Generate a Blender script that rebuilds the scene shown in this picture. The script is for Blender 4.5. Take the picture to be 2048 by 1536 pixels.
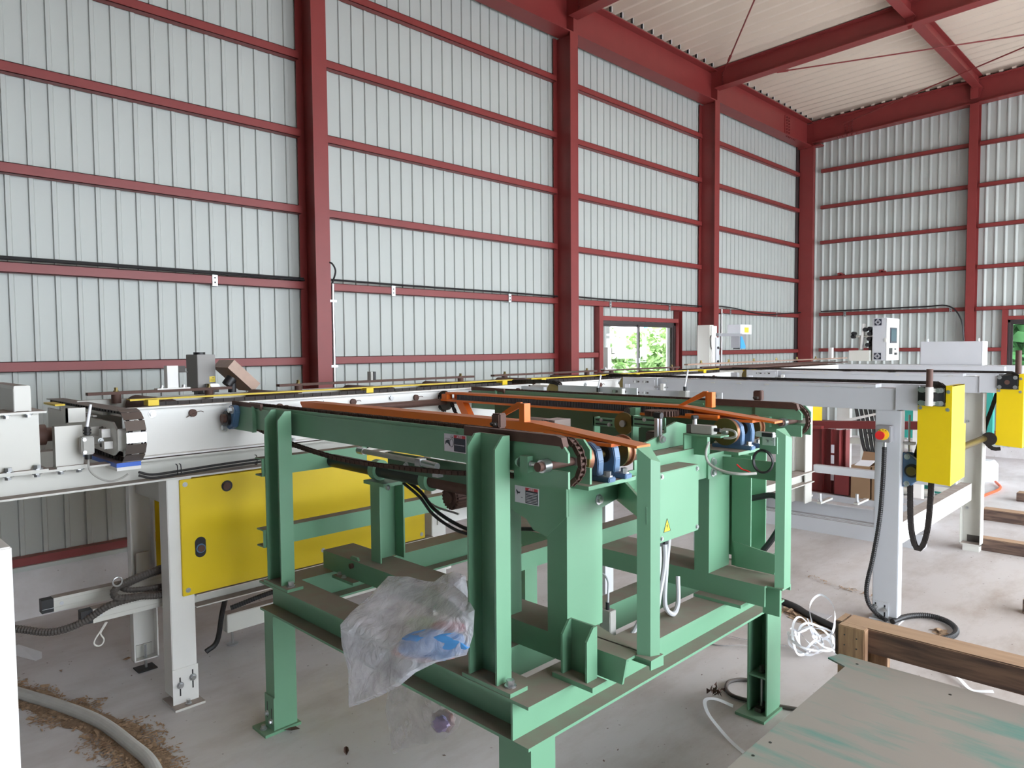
import bpy, bmesh, math, random
from mathutils import Vector, Matrix, noise
random.seed(7)
S = bpy.context.scene
for o in list(bpy.data.objects): bpy.data.objects.remove(o)
C = S.collection
# ---------------------------------------------------------------- camera
cd = bpy.data.cameras.new('camera'); cam = bpy.data.objects.new('camera', cd); C.objects.link(cam)
cd.sensor_width = 36; cd.lens = 1440.55/2048*36; cd.clip_start = .05; cd.clip_end = 300
R = ((.71210, .02976, -.70145), (.70204, -.04142, .71094), (-.00790, -.99870, -.05039))
def nrm(v): return Vector(v).normalized()
fw = nrm((R[0][2], R[1][2], R[2][2])); dn = Vector((R[0][1], R[1][1], R[2][1])); dn = (dn-fw*dn.dot(fw)).normalized(); rt = dn.cross(fw)
M = Matrix((rt, -dn, -fw)).transposed().to_4x4(); M.translation = (0, 0, 1.6); cam.matrix_world = M
S.camera = cam
# ---------------------------------------------------------------- world, exposure
w = bpy.data.worlds.new('sky'); S.world = w; w.use_nodes = True
bg = w.node_tree.nodes['Background']; bg.inputs[0].default_value = (.86, .93, 1, 1); bg.inputs[1].default_value = 6.0
S.view_settings.view_transform = 'Standard'; S.view_settings.look = 'None'; S.view_settings.gamma = 1
S.view_settings.use_curve_mapping = False; S.view_settings.exposure = .82
S.cycles.max_bounces = 8; S.cycles.diffuse_bounces = 5; S.cycles.glossy_bounces = 3; S.cycles.transparent_max_bounces = 12
S.cycles.sample_clamp_indirect = 6
# ---------------------------------------------------------------- materials
MT = {}
def mat(name, col, rough=.5, metal=0, dust=0, var=.08, scale=6, bump=0, alpha=1, dcol=(.25, .185, .155), coat=0, stain=0, scol=(.1,.05,.03)):
    m = bpy.data.materials.new(name); m.use_nodes = True; nt = m.node_tree; N = nt.nodes; L = nt.links
    p = N['Principled BSDF']; p.inputs['Roughness'].default_value = rough; p.inputs['Metallic'].default_value = metal
    tc = N.new('ShaderNodeTexCoord'); ns = N.new('ShaderNodeTexNoise'); ns.inputs['Scale'].default_value = scale; ns.inputs['Detail'].default_value = 6
    ge = N.new('ShaderNodeNewGeometry'); L.new(ge.outputs['Position'], ns.inputs['Vector'])
    cr = N.new('ShaderNodeMixRGB'); cr.blend_type = 'MIX'
    a = [c*(1-var) for c in col]; b = [min(1, c*(1+var)) for c in col]
    cr.inputs[1].default_value = (*a, 1); cr.inputs[2].default_value = (*b, 1); L.new(ns.outputs['Fac'], cr.inputs[0])
    out = cr.outputs[0]
    if stain:
        n3 = N.new('ShaderNodeTexNoise'); n3.inputs['Scale'].default_value = 2.3; n3.inputs['Detail'].default_value = 10; L.new(ge.outputs['Position'], n3.inputs['Vector'])
        rp = N.new('ShaderNodeMapRange'); rp.inputs[1].default_value = .52; rp.inputs[2].default_value = .75; rp.inputs[4].default_value = stain; L.new(n3.outputs['Fac'], rp.inputs[0])
        m3 = N.new('ShaderNodeMixRGB'); m3.inputs[2].default_value = (*scol, 1); L.new(rp.outputs[0], m3.inputs[0]); L.new(out, m3.inputs[1]); out = m3.outputs[0]
    if dust:   # settled dust on surfaces that face up
        sx = N.new('ShaderNodeSeparateXYZ'); L.new(ge.outputs['Normal'], sx.inputs[0])
        mr = N.new('ShaderNodeMapRange'); mr.inputs[1].default_value = .6; mr.inputs[2].default_value = .95; L.new(sx.outputs['Z'], mr.inputs[0])
        n2 = N.new('ShaderNodeTexNoise'); n2.inputs['Scale'].default_value = 14; n2.inputs['Detail'].default_value = 8; L.new(ge.outputs['Position'], n2.inputs['Vector'])
        r2 = N.new('ShaderNodeMapRange'); r2.inputs[1].default_value = .3; r2.inputs[2].default_value = .6; r2.inputs[3].default_value = dust*.8; r2.inputs[4].default_value = dust; L.new(n2.outputs['Fac'], r2.inputs[0])
        mu = N.new('ShaderNodeMath'); mu.operation = 'MULTIPLY'; L.new(mr.outputs[0], mu.inputs[0]); L.new(r2.outputs[0], mu.inputs[1])
        m2 = N.new('ShaderNodeMixRGB'); m2.inputs[2].default_value = (*dcol, 1); L.new(mu.outputs[0], m2.inputs[0]); L.new(out, m2.inputs[1]); out = m2.outputs[0]
        ra = N.new('ShaderNodeMapRange'); ra.inputs[3].default_value = rough; ra.inputs[4].default_value = .95; L.new(mu.outputs[0], ra.inputs[0]); L.new(ra.outputs[0], p.inputs['Roughness'])
    L.new(out, p.inputs['Base Color'])
    if bump:
        bp = N.new('ShaderNodeBump'); bp.inputs['Strength'].default_value = bump; bp.inputs['Distance'].default_value = .01
        nb = N.new('ShaderNodeTexNoise'); nb.inputs['Scale'].default_value = scale*6; nb.inputs['Detail'].default_value = 6; L.new(ge.outputs['Position'], nb.inputs['Vector'])
        L.new(nb.outputs['Fac'], bp.inputs['Height']); L.new(bp.outputs[0], p.inputs['Normal'])
    if alpha < 1: p.inputs['Alpha'].default_value = alpha
    if coat: p.inputs['Coat Weight'].default_value = coat
    MT[name] = m; return m
mat('clad', (.48, .51, .485), .45, var=.05, scale=.8)
mat('backwall', (.10, .10, .10), .8)
mat('roofm', (.66, .56, .46), .5, var=.05, scale=1)
mat('red', (.235, .035, .033), .45, dust=.35, var=.12)
mat('redflat', (.20, .03, .03), .5, var=.1)
mat('green', (.155, .33, .205), .38, dust=.92, var=.06)
mat('greenn', (.155, .33, .205), .38, dust=.25, var=.06)
mat('dgreen', (.05, .11, .065), .5, dust=.7, var=.1)
mat('cream', (.64, .63, .58), .35, dust=.8, var=.04)
mat('white', (.80, .79, .76), .35, dust=.25, var=.03)
mat('lgrey', (.58, .59, .62), .35, dust=.5, var=.04)
mat('yellow', (.76, .55, .003), .42, dust=.3, var=.05)
mat('ycover', (.62, .45, .02), .5, dust=.95, var=.05, dcol=(.22,.16,.11))
mat('orange', (.80, .17, .02), .42, dust=.75, var=.08, dcol=(.42, .22, .14))
mat('rust', (.10, .05, .038), .65, .2, dust=.5, var=.3, scale=30)
mat('chain', (.035, .028, .025), .6, .5, dust=.5, var=.4, scale=60, dcol=(.12, .08, .06))
mat('rustchain', (.075, .035, .025), .7, .2, dust=.5, var=.5, scale=70, dcol=(.10, .07, .055))
mat('steel', (.55, .56, .57), .3, .9, var=.1, scale=20)
mat('stainless', (.22, .21, .20), .55, .7, var=.06, scale=3)
mat('slat', (.17, .14, .125), .4, .5, dust=.5, var=.15)
mat('slatpale', (.75, .76, .80), .2, .7, var=.03)  # paler, smoother copy for one slat of the curl
mat('brass', (.20, .15, .055), .38, .8, var=.15, scale=20)
mat('copper', (.36, .17, .10), .4, .7, var=.15, scale=20)
mat('blue', (.085, .17, .30), .4, dust=.4, var=.1)
mat('brightblue', (.03, .13, .60), .4, dust=.9, var=.05)
mat('skyblue', (.05, .40, .85), .4)
mat('black', (.012, .012, .014), .45, var=.2)
mat('tooth', (.10, .10, .115), .45, .3)
mat('motor', (.27, .21, .19), .6, dust=.5)
mat('rubber', (.018, .017, .018), .5, dust=.15, var=.2, dcol=(.10,.08,.07))
mat('grime', (.075, .065, .058), .6, dust=.3, var=.2)
mat('ghose', (.40, .39, .36), .5, var=.12, dust=.3, scale=25)
mat('pipegrey', (.50, .50, .52), .4, var=.05)
mat('timber', (.36, .20, .105), .7, var=.3, scale=9, bump=.2, stain=.5, scol=(.10, .05, .03))
mat('darktimber', (.13, .075, .05), .75, var=.4, scale=9, bump=.2)
mat('carton', (.34, .21, .12), .7, var=.1, bump=.1)
mat('tape', (.42, .265, .19), .35, var=.15, scale=25)
mat('labelw', (.72, .68, .74), .4, var=.02)
mat('labelr', (.60, .04, .06), .4, var=.05)
mat('labeln', (.015, .018, .035), .4)
mat('labely', (.85, .65, .03), .4)
mat('redplastic', (.75, .03, .03), .35)
mat('greyplastic', (.27, .27, .285), .4, dust=.3)
mat('teal', (.03, .30, .25), .45, dust=.4)
mat('strap', (.85, .86, .90), .3)
mat('ohose', (.80, .12, .03), .5)
mat('frame', (.045, .035, .035), .4)
mat('leafy', (.42, .60, .26), .6, var=.4, scale=3)
mat('leafd', (.06, .20, .06), .6, var=.5, scale=3)
mat('chips', (.40, .27, .17), .9, var=.5, scale=80)
mat('chipd', (.27, .18, .115), .9, var=.5, scale=60)
mat('rope', (.70, .68, .62), .7)
mat('screen', (.10, .13, .18), .15)
mat('wrapper', (.10, .35, .75), .3, stain=.9, scol=(.7, .25, .18))
mat('wrapperp', (.62, .26, .18), .4, stain=.8, scol=(.12, .45, .55))

def concrete():
    m = mat('concrete', (.70, .68, .69), .8, var=.05, scale=1.4, stain=.25, scol=(.25, .18, .13))
    nt = m.node_tree; N = nt.nodes; L = nt.links; p = N['Principled BSDF']
    old = p.inputs['Base Color'].links[0].from_socket; ge = [n for n in N if n.type == 'NEW_GEOMETRY'][0]
    # trodden brown grime in the middle of the hall, streaked along y
    mp = N.new('ShaderNodeMapping'); mp.inputs['Scale'].default_value = (2.2, .8, 1); L.new(ge.outputs['Position'], mp.inputs[0])
    n = N.new('ShaderNodeTexNoise'); n.inputs['Scale'].default_value = 2; n.inputs['Detail'].default_value = 12; n.inputs['Roughness'].default_value = .7; L.new(mp.outputs[0], n.inputs['Vector'])
    r = N.new('ShaderNodeMapRange'); r.inputs[1].default_value = .45; r.inputs[2].default_value = .72; r.inputs[4].default_value = .55; L.new(n.outputs['Fac'], r.inputs[0])
    x = N.new('ShaderNodeMixRGB'); x.inputs[2].default_value = (.31, .245, .20, 1); vd = N.new('ShaderNodeVectorMath'); vd.operation = 'DISTANCE'; vd.inputs[1].default_value = (-.4, 4.6, 0); L.new(ge.outputs['Position'], vd.inputs[0])
    rm = N.new('ShaderNodeMapRange'); rm.inputs[1].default_value = 4.2; rm.inputs[2].default_value = .8; rm.inputs[3].default_value = .12; rm.inputs[4].default_value = .62; L.new(vd.outputs['Value'], rm.inputs[0])
    ad = N.new('ShaderNodeMath'); ad.operation = 'MULTIPLY_ADD'; ad.inputs[1].default_value = .55; L.new(r.outputs[0], ad.inputs[0]); L.new(rm.outputs[0], ad.inputs[2]); ad.use_clamp = True
    L.new(ad.outputs[0], x.inputs[0]); L.new(old, x.inputs[1])
    # small dark specks
    v = N.new('ShaderNodeTexNoise'); v.inputs['Scale'].default_value = 38; v.inputs['Detail'].default_value = 3; L.new(ge.outputs['Position'], v.inputs['Vector'])
    rr = N.new('ShaderNodeMapRange'); rr.inputs[1].default_value = .70; rr.inputs[2].default_value = .76; rr.inputs[4].default_value = .7; L.new(v.outputs['Fac'], rr.inputs[0])
    y = N.new('ShaderNodeMixRGB'); y.inputs[2].default_value = (.09, .06, .045, 1); L.new(rr.outputs[0], y.inputs[0]); L.new(x.outputs[0], y.inputs[1]); L.new(y.outputs[0], p.inputs['Base Color'])
    bp = N.new('ShaderNodeBump'); bp.inputs['Strength'].default_value = .15; bp.inputs['Distance'].default_value = .01; L.new(n.outputs['Fac'], bp.inputs['Height']); L.new(bp.outputs[0], p.inputs['Normal'])
concrete()
def tealplate():
    m = mat('tealplate', (.30, .265, .235), .5, var=.08, scale=5)
    nt = m.node_tree; N = nt.nodes; L = nt.links; p = N['Principled BSDF']
    old = p.inputs['Base Color'].links[0].from_socket; ge = [n for n in N if n.type == 'NEW_GEOMETRY'][0]
    mp = N.new('ShaderNodeMapping'); mp.inputs['Scale'].default_value = (1.1, 5.5, 1); mp.inputs['Rotation'].default_value = (0, 0, .25); L.new(ge.outputs['Position'], mp.inputs[0])
    n = N.new('ShaderNodeTexNoise'); n.inputs['Scale'].default_value = 1.5; n.inputs['Detail'].default_value = 8; n.inputs['Roughness'].default_value = .6; L.new(mp.outputs[0], n.inputs['Vector'])
    r = N.new('ShaderNodeMapRange'); r.inputs[1].default_value = .47; r.inputs[2].default_value = .64; r.inputs[4].default_value = .85; L.new(n.outputs['Fac'], r.inputs[0])
    x = N.new('ShaderNodeMixRGB'); x.inputs[2].default_value = (.05, .25, .21, 1); L.new(r.outputs[0], x.inputs[0]); L.new(old, x.inputs[1]); L.new(x.outputs[0], p.inputs['Base Color'])
tealplate()
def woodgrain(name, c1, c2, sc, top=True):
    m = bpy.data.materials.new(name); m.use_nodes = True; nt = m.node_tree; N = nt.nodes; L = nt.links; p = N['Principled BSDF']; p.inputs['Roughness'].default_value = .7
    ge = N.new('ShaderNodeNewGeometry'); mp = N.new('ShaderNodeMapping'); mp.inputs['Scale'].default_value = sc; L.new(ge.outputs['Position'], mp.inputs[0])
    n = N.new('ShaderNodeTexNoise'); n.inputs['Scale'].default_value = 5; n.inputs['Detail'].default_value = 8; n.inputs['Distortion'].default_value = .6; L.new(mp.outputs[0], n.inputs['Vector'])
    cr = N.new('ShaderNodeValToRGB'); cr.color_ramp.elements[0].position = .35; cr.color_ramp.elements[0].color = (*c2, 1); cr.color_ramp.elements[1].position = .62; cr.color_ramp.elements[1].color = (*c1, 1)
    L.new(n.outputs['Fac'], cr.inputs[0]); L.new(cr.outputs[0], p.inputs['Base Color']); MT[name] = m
    if top:   # lit top painted into the wood: paler where normals face up, darker sides
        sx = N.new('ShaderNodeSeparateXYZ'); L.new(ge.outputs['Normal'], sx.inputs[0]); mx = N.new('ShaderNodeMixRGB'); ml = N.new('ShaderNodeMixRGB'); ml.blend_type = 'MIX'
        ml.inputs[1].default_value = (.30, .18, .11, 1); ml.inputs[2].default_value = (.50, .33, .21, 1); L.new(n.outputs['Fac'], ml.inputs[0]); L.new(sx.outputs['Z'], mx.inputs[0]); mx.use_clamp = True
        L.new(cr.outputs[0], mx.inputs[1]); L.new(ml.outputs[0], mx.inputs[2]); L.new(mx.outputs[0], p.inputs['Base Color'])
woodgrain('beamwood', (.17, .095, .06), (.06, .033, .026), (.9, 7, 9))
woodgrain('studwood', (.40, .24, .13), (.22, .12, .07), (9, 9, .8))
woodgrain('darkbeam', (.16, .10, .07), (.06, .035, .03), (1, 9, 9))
def film(name, col, a0, a1):
    m = bpy.data.materials.new(name); m.use_nodes = True; nt = m.node_tree; N = nt.nodes; L = nt.links; p = N['Principled BSDF']
    p.inputs['Base Color'].default_value = (*col, 1); p.inputs['Roughness'].default_value = .14; p.inputs['Specular IOR Level'].default_value = 1
    n = N.new('ShaderNodeTexNoise'); n.inputs['Scale'].default_value = 9; n.inputs['Detail'].default_value = 4
    ge = N.new('ShaderNodeNewGeometry'); L.new(ge.outputs['Position'], n.inputs['Vector'])
    r = N.new('ShaderNodeMapRange'); r.inputs[1].default_value = .3; r.inputs[2].default_value = .7; r.inputs[3].default_value = a0; r.inputs[4].default_value = a1; L.new(n.outputs['Fac'], r.inputs[0]); L.new(r.outputs[0], p.inputs['Alpha'])
    n2 = N.new('ShaderNodeTexNoise'); n2.inputs['Scale'].default_value = 22; n2.inputs['Detail'].default_value = 6; n2.inputs['Distortion'].default_value = 1.2; L.new(ge.outputs['Position'], n2.inputs['Vector'])
    b = N.new('ShaderNodeBump'); b.inputs['Strength'].default_value = .9; b.inputs['Distance'].default_value = .02; L.new(n2.outputs['Fac'], b.inputs['Height']); L.new(b.outputs[0], p.inputs['Normal'])
    MT[name] = m
film('film', (.86, .86, .93), .28, .70)
film('film2', (.76, .72, .76), .15, .42)
def glass():
    m = bpy.data.materials.new('glass'); m.use_nodes = True; nt = m.node_tree; N = nt.nodes; L = nt.links; N.remove(N['Principled BSDF'])
    t = N.new('ShaderNodeBsdfTransparent'); g = N.new('ShaderNodeBsdfGlossy'); g.inputs['Roughness'].default_value = .02; x = N.new('ShaderNodeMixShader'); x.inputs[0].default_value = .06; L.new(t.outputs[0], x.inputs[1]); L.new(g.outputs[0], x.inputs[2]); L.new(x.outputs[0], N['Material Output'].inputs[0]); MT['glass'] = m
glass()
# ---------------------------------------------------------------- builders
class B:
    def __init__(s): s.v = []; s.f = []
    def add(s, vs, fs):
        n = len(s.v); s.v += [tuple(v) for v in vs]; s.f += [tuple(i+n for i in f) for f in fs]; return s
    def box(s, x0, x1, y0, y1, z0, z1):
        return s.add([(x0,y0,z0),(x1,y0,z0),(x1,y1,z0),(x0,y1,z0),(x0,y0,z1),(x1,y0,z1),(x1,y1,z1),(x0,y1,z1)], [(3,2,1,0),(4,5,6,7),(0,1,5,4),(1,2,6,5),(2,3,7,6),(3,0,4,7)])
    def obox(s, c, ax, ay, az):   # oriented box: centre and half-axis vectors
        c, ax, ay, az = map(Vector, (c, ax, ay, az)); vs = []
        for k in (-1, 1):
            for i, j in ((-1,-1),(1,-1),(1,1),(-1,1)): vs.append(c+ax*i+ay*j+az*k)
        return s.add(vs, [(3,2,1,0),(4,5,6,7),(0,1,5,4),(1,2,6,5),(2,3,7,6),(3,0,4,7)])
    def prism(s, poly, axis, a0, a1):  # poly in the other two axes (x: yz, y: xz, z: xy)
        def P(p, a): return (a, p[0], p[1]) if axis == 'x' else (p[0], a, p[1]) if axis == 'y' else (p[0], p[1], a)
        n = len(poly); vs = [P(p, a0) for p in poly]+[P(p, a1) for p in poly]
        return s.add(vs, [tuple(range(n)), tuple(range(2*n-1, n-1, -1))]+[(i, i+n, (i+1) % n+n, (i+1) % n) for i in range(n)])
    def cyl(s, p0, p1, r, n=16, r2=None, cap=True):
        p0, p1 = Vector(p0), Vector(p1); d = (p1-p0).normalized(); a = d.orthogonal().normalized(); b = d.cross(a); r2 = r if r2 is None else r2
        vs = [p0+(a*math.cos(t)+b*math.sin(t))*r for t in [2*math.pi*i/n for i in range(n)]]+[p1+(a*math.cos(t)+b*math.sin(t))*r2 for t in [2*math.pi*i/n for i in range(n)]]
        return s.add(vs, ([tuple(range(n-1, -1, -1)), tuple(range(n, 2*n))] if cap else [])+[(i, (i+1) % n, (i+1) % n+n, i+n) for i in range(n)])
    def tube(s, pts, r, n=8, rib=0):   # swept tube through points (smoothed); rib = corrugation pitch
        P = smooth(pts); out = []
        if rib:
            P = resample(P, rib/2)
        up = None
        for i, p in enumerate(P):
            d = (P[min(i+1, len(P)-1)]-P[max(i-1, 0)]).normalized()
            if up is None: up = d.orthogonal().normalized()
            up = (up-d*up.dot(d)).normalized(); b = d.cross(up); rr = r*(.86 if rib and i % 2 else 1)
            out += [p+(up*math.cos(t)+b*math.sin(t))*rr for t in [2*math.pi*k/n for k in range(n)]]
        m = len(P); fs = [tuple(range(n-1, -1, -1)), tuple(range((m-1)*n, m*n))]
        for i in range(m-1): fs += [(i*n+k, i*n+(k+1) % n, (i+1)*n+(k+1) % n, (i+1)*n+k) for k in range(n)]
        return s.add(out, fs)
    def beam(s, axis, a0, a1, u0, u1, v0, v1, tf=.009, tw=.007, web='c', flip=False):
        # profile in the two other axes (u, v in xyz order); flanges at v ends spanning u, unless flip
        def bx(ua, ub, va, vb):
            if axis == 'x': s.box(a0, a1, ua, ub, va, vb)
            elif axis == 'y': s.box(ua, ub, a0, a1, va, vb)
            else: s.box(ua, ub, va, vb, a0, a1)
        if flip:
            bx(u0, u0+tf, v0, v1); bx(u1-tf, u1, v0, v1); c = {'c': (v0+v1)/2-tw/2, '0': v0, '1': v1-tw}[web]; bx(u0+tf, u1-tf, c, c+tw)
        else:
            bx(u0, u1, v0, v0+tf); bx(u0, u1, v1-tf, v1); c = {'c': (u0+u1)/2-tw/2, '0': u0, '1': u1-tw}[web]; bx(c, c+tw, v0+tf, v1-tf)
        return s
def smooth(pts, k=6):
    P = [Vector(p) for p in pts]
    if len(P) < 3: return P
    Q = [P[0]*2-P[1]]+P+[P[-1]*2-P[-2]]; out = []
    for i in range(1, len(Q)-2):
        for j in range(k):
            t = j/k; a, b, c, d = Q[i-1:i+3]
            out.append(.5*((2*b)+(c-a)*t+(2*a-5*b+4*c-d)*t*t+(3*b-a-3*c+d)*t**3))
    return out+[P[-1]]
def resample(P, st):
    out = [P[0]]; acc = 0
    for a, b in zip(P, P[1:]):
        L = (b-a).length
        if L < 1e-9: continue
        t = st-acc
        while t <= L: out.append(a+(b-a)*(t/L)); t += st
        acc = (acc+L) % st
    return out
def base(o):
    v = Vector((0, 0, 0))
    while o: v += o.location; o = o.parent
    return v
def obj(name, b, m, parent=None, label=None, smooth_=False, kind=None, loc=None, bev=0):
    me = bpy.data.meshes.new(name)
    off = base(parent) if parent else Vector((0, 0, 0))
    if loc is not None: off = off*0+Vector(loc)
    me.from_pydata([tuple(Vector(v)-off) for v in b.v], [], b.f); me.materials.append(MT[m])
    bm = bmesh.new(); bm.from_mesh(me); bmesh.ops.recalc_face_normals(bm, faces=bm.faces)
    if bev: bmesh.ops.bevel(bm, geom=bm.edges[:], offset=bev, segments=2, affect='EDGES', clamp_overlap=True)
    bm.to_mesh(me); bm.free()
    if smooth_: me.shade_smooth() if smooth_ is True else me.shade_smooth(); 
    if smooth_:
        try: me.set_sharp_from_angle(angle=math.radians(40))
        except Exception: pass
    o = bpy.data.objects.new(name, me); C.objects.link(o)
    if loc is not None: o.location = Vector(loc)-(base(parent) if parent else Vector((0, 0, 0)))
    if parent: o.parent = parent
    if label: o['label'] = label
    if kind: o['kind'] = kind
    return o
def tag(o, label, cat, group=None):
    o['label'] = label; o['category'] = cat
    if group: o['group'] = group
    return o
def thing(name, label, cat, loc, group=None):
    o = bpy.data.objects.new(name, None); C.objects.link(o); o.location = loc; o.empty_display_size = .1
    return tag(o, label, cat, group)
def one(name, b, m, label, cat, loc, group=None, **k): return tag(obj(name, b, m, loc=loc, **k), label, cat, group)
def bolts(parent, pts, axis='x', r=.009, h=.012, m='steel', name='bolt'):
    d = {'x': (1,0,0), '-x': (-1,0,0), 'y': (0,1,0), '-y': (0,-1,0), 'z': (0,0,1), '-z': (0,0,-1)}[axis]; d = Vector(d)
    key = ('bolt', axis, r, h, m)
    if key not in CACHE:
        b = B(); b.cyl((0,0,0), d*h*.25, r*1.45, 10); b.cyl(d*h*.25, d*h, r, 6)
        me = bpy.data.meshes.new('bolt'); me.from_pydata(b.v, [], b.f); me.materials.append(MT[m])
        bm = bmesh.new(); bm.from_mesh(me); bmesh.ops.recalc_face_normals(bm, faces=bm.faces); bm.to_mesh(me); bm.free(); CACHE[key] = me
    for p in pts:
        o = bpy.data.objects.new(name, CACHE[key]); C.objects.link(o); o.parent = parent; o.location = Vector(p)-base(parent)
CACHE = {}
def chain(name, parent, pts, wax, pitch=.019, w=.022, h=.014, m='chain', n=3, lbl=None):
    P = resample(smooth(pts, 8) if n > 1 else [Vector(p) for p in pts], pitch); wv = Vector(wax).normalized(); b = B()
    for i in range(len(P)-1):
        a, c = P[i], P[i+1]; d = (c-a); u = d.normalized(); up = u.cross(wv).normalized(); o = w/2-(.004 if i % 2 else .0008)
        for s in (-1, 1): b.obox((a+c)/2+wv*s*o, u*(d.length*.5+h*.3), wv*.0012, up*h/2)
        b.cyl(a-wv*w/2, a+wv*w/2, h*.36, 6)
    return obj(name, b, m, parent, kind='stuff', label=lbl)
def tubeobj(name, pts, r, m, parent=None, n=8, rib=0, **k): return obj(name, B().tube(pts, r, n, rib), m, parent, smooth_=not rib, **k)
def text(name, s, size, m, parent, loc, rx, th=.0004, align='CENTER', label=None):   # flat lettering; rx = 'y' faces -y, 'x' faces +x
    cu = bpy.data.curves.new(name, 'FONT'); cu.body = s; cu.size = size; cu.extrude = th; cu.align_x = align; cu.align_y = 'CENTER'
    t = bpy.data.objects.new(name, cu); C.objects.link(t); dg = bpy.context.evaluated_depsgraph_get(); me = bpy.data.meshes.new_from_object(t.evaluated_get(dg)); bpy.data.objects.remove(t)
    me.materials.clear(); me.materials.append(MT[m]); o = bpy.data.objects.new(name, me); C.objects.link(o)
    o.rotation_euler = (math.pi/2, 0, 0 if rx == 'y' else math.pi/2)
    o.location = Vector(loc)-(base(parent) if parent else Vector((0,0,0))); o.parent = parent
    return o
def struct(o): o['kind'] = 'structure'; return o
#==BODY==
# ================================================================ STRUCTURE
floor = struct(obj('floor', B().box(-5.4, 3.2, -3.1, 12.3, -.12, 0), 'concrete', loc=(0, 2, 0)))
yard = one('yard_ground', B().box(3.2, 40, -30, 40, -.2, -.03).box(-40, -5.4, -30, 40, -.2, -.03).box(-40, 40, 12.3, 60, -.2, -.03), 'concrete', 'pale ground outside the hall', 'ground', (20, 5, 0)); struct(yard)
def clad_profile(pitch, n, d, step, top, slope):  # cross-section of one sheet: list of (along, height toward the room)
    P = []
    for i in range(n):
        a = i*pitch; P += [(a, 0), (a+step, d), (a+step+top, d), (a+step+top+slope, .0)]
    P.append((n*pitch, 0)); return P
def sheet(parent, axis, a0, plane, sgn, z0, z1, prof, m='clad', name='cladding_sheet'):
    vs = []; th = .0015
    for z in (z0, z1):
        for a, h in prof: vs.append((plane+sgn*h, a0+a, z) if axis == 'y' else (a0+a, plane+sgn*h, z))
    n = len(prof); fs = [(i, i+1, i+1+n, i+n) for i in range(n-1)]
    b = B(); b.add(vs, fs); return obj(name, b, m, parent)
PR = clad_profile(.12, 5, .013, .004, .022, .008)
wl = bpy.data.objects.new('wall_left', None); C.objects.link(wl); wl.location = (-5.14, 5, 0); struct(wl)
y = -1.56
while y < 12.1:
    cut = 6.56 < y+.3 < 8.3
    if cut: sheet(wl, 'y', y, -5.13, 1, .3, 1.12, PR); sheet(wl, 'y', y, -5.13, 1, 1.885, 5.3, PR)
    else: sheet(wl, 'y', y, -5.13, 1, .3, 5.3, PR)
    y += .6
b = B()
for i, z in enumerate((.37, .955, 1.54, 2.124, 2.70, 3.28, 3.86, 4.445)):
    for (ya, yb) in ((-1.5, 2.85), (2.975, 5.83), (5.955, 8.80), (8.93, 11.95)):
        segs = [(ya, yb)]
        if ya > 5 and ya < 6.5 and z in (1.54,): segs = [(ya, 6.54), (8.29, yb)]
        for p, q in segs:
            if z == .37: g = B().beam('y', p, q, -5.12, -5.055, .322, .37, .004, .003, '1')
            else: g = B().box(-5.12, -5.057, p, q, z-.004, z).box(-5.060, -5.057, p, q, z-.062, z).box(-5.12, -5.057, p, q, z-.062, z-.058).box(-5.12, -5.116, p, q, z-.062, z-.045)
            obj('girt', g, 'red', wl)
obj('sill_flashing', B().box(-5.13, -5.03, -1.5, 12, .295, .322), 'clad', wl)
obj('concrete_upstand', B().box(-5.4, -5.05, -7, 12.3, 0, .295), 'concrete', wl)
we = bpy.data.objects.new('wall_far', None); C.objects.link(we); we.location = (0, 12.1, 0); struct(we)
x = -5.1
PRE = clad_profile(.12, 5, .016, .003, .012, .022)
while x < 2.9:
    top = 5.32+.04*(x+5)
    if -2.2 < x+.3 < -.4: sheet(we, 'x', x, 12.075, -1, .15, 1.0, PRE); sheet(we, 'x', x, 12.075, -1, 1.93, top, PRE)
    else: sheet(we, 'x', x, 12.075, -1, .15, top, PRE)
    x += .6
for z in (.37, .955, 1.55, 2.13, 2.72, 3.30, 3.87, 4.455):
    for xa, xb in ((-4.74, -2.645), (-2.53, -.2), (-.09, 2.2), (2.32, 3.0)):
        segs = [(xa, xb)]
        if xa == -2.53 and z in (.955*0+1.55,): segs = [(xa, -2.21), (-.3, xb)]
        for p, q in segs: obj('girt', B().box(p, q, 11.995, 12.06, z-.004, z).box(p, q, 11.995, 11.998, z-.055, z).box(p, q, 11.995, 12.06, z-.055, z-.051), 'red', we)
obj('concrete_upstand', B().box(-5.05, 3.1, 12.02, 12.3, 0, .15), 'concrete', we)
obj('corner_flashing', B().box(-5.13, -5.10, 11.9, 12.08, .3, 5.2), 'frame', we)
# unseen walls: back one dark and near to cut light, opening on the right
wb = struct(obj('wall_back', B().box(-5.4, 3.2, -3.15, -3, 0, 5.9), 'backwall', loc=(0, -3, 0)))
wl2 = struct(obj('wall_left_rear', B().box(-5.2, -5.14, -3, -1.5, 0, 5.3), 'clad', loc=(-5.17, -4, 0)))
struct(obj('wall_right_blocker', B().box(3.1, 3.22, -3.1, 12.3, 3.7, 5.9).box(3.1, 3.22, -3.1, .3, 0, 3.7), 'backwall', loc=(3.15, 3, 5)))  # unseen blocker added to darken the upper hall and faces toward -y
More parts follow.
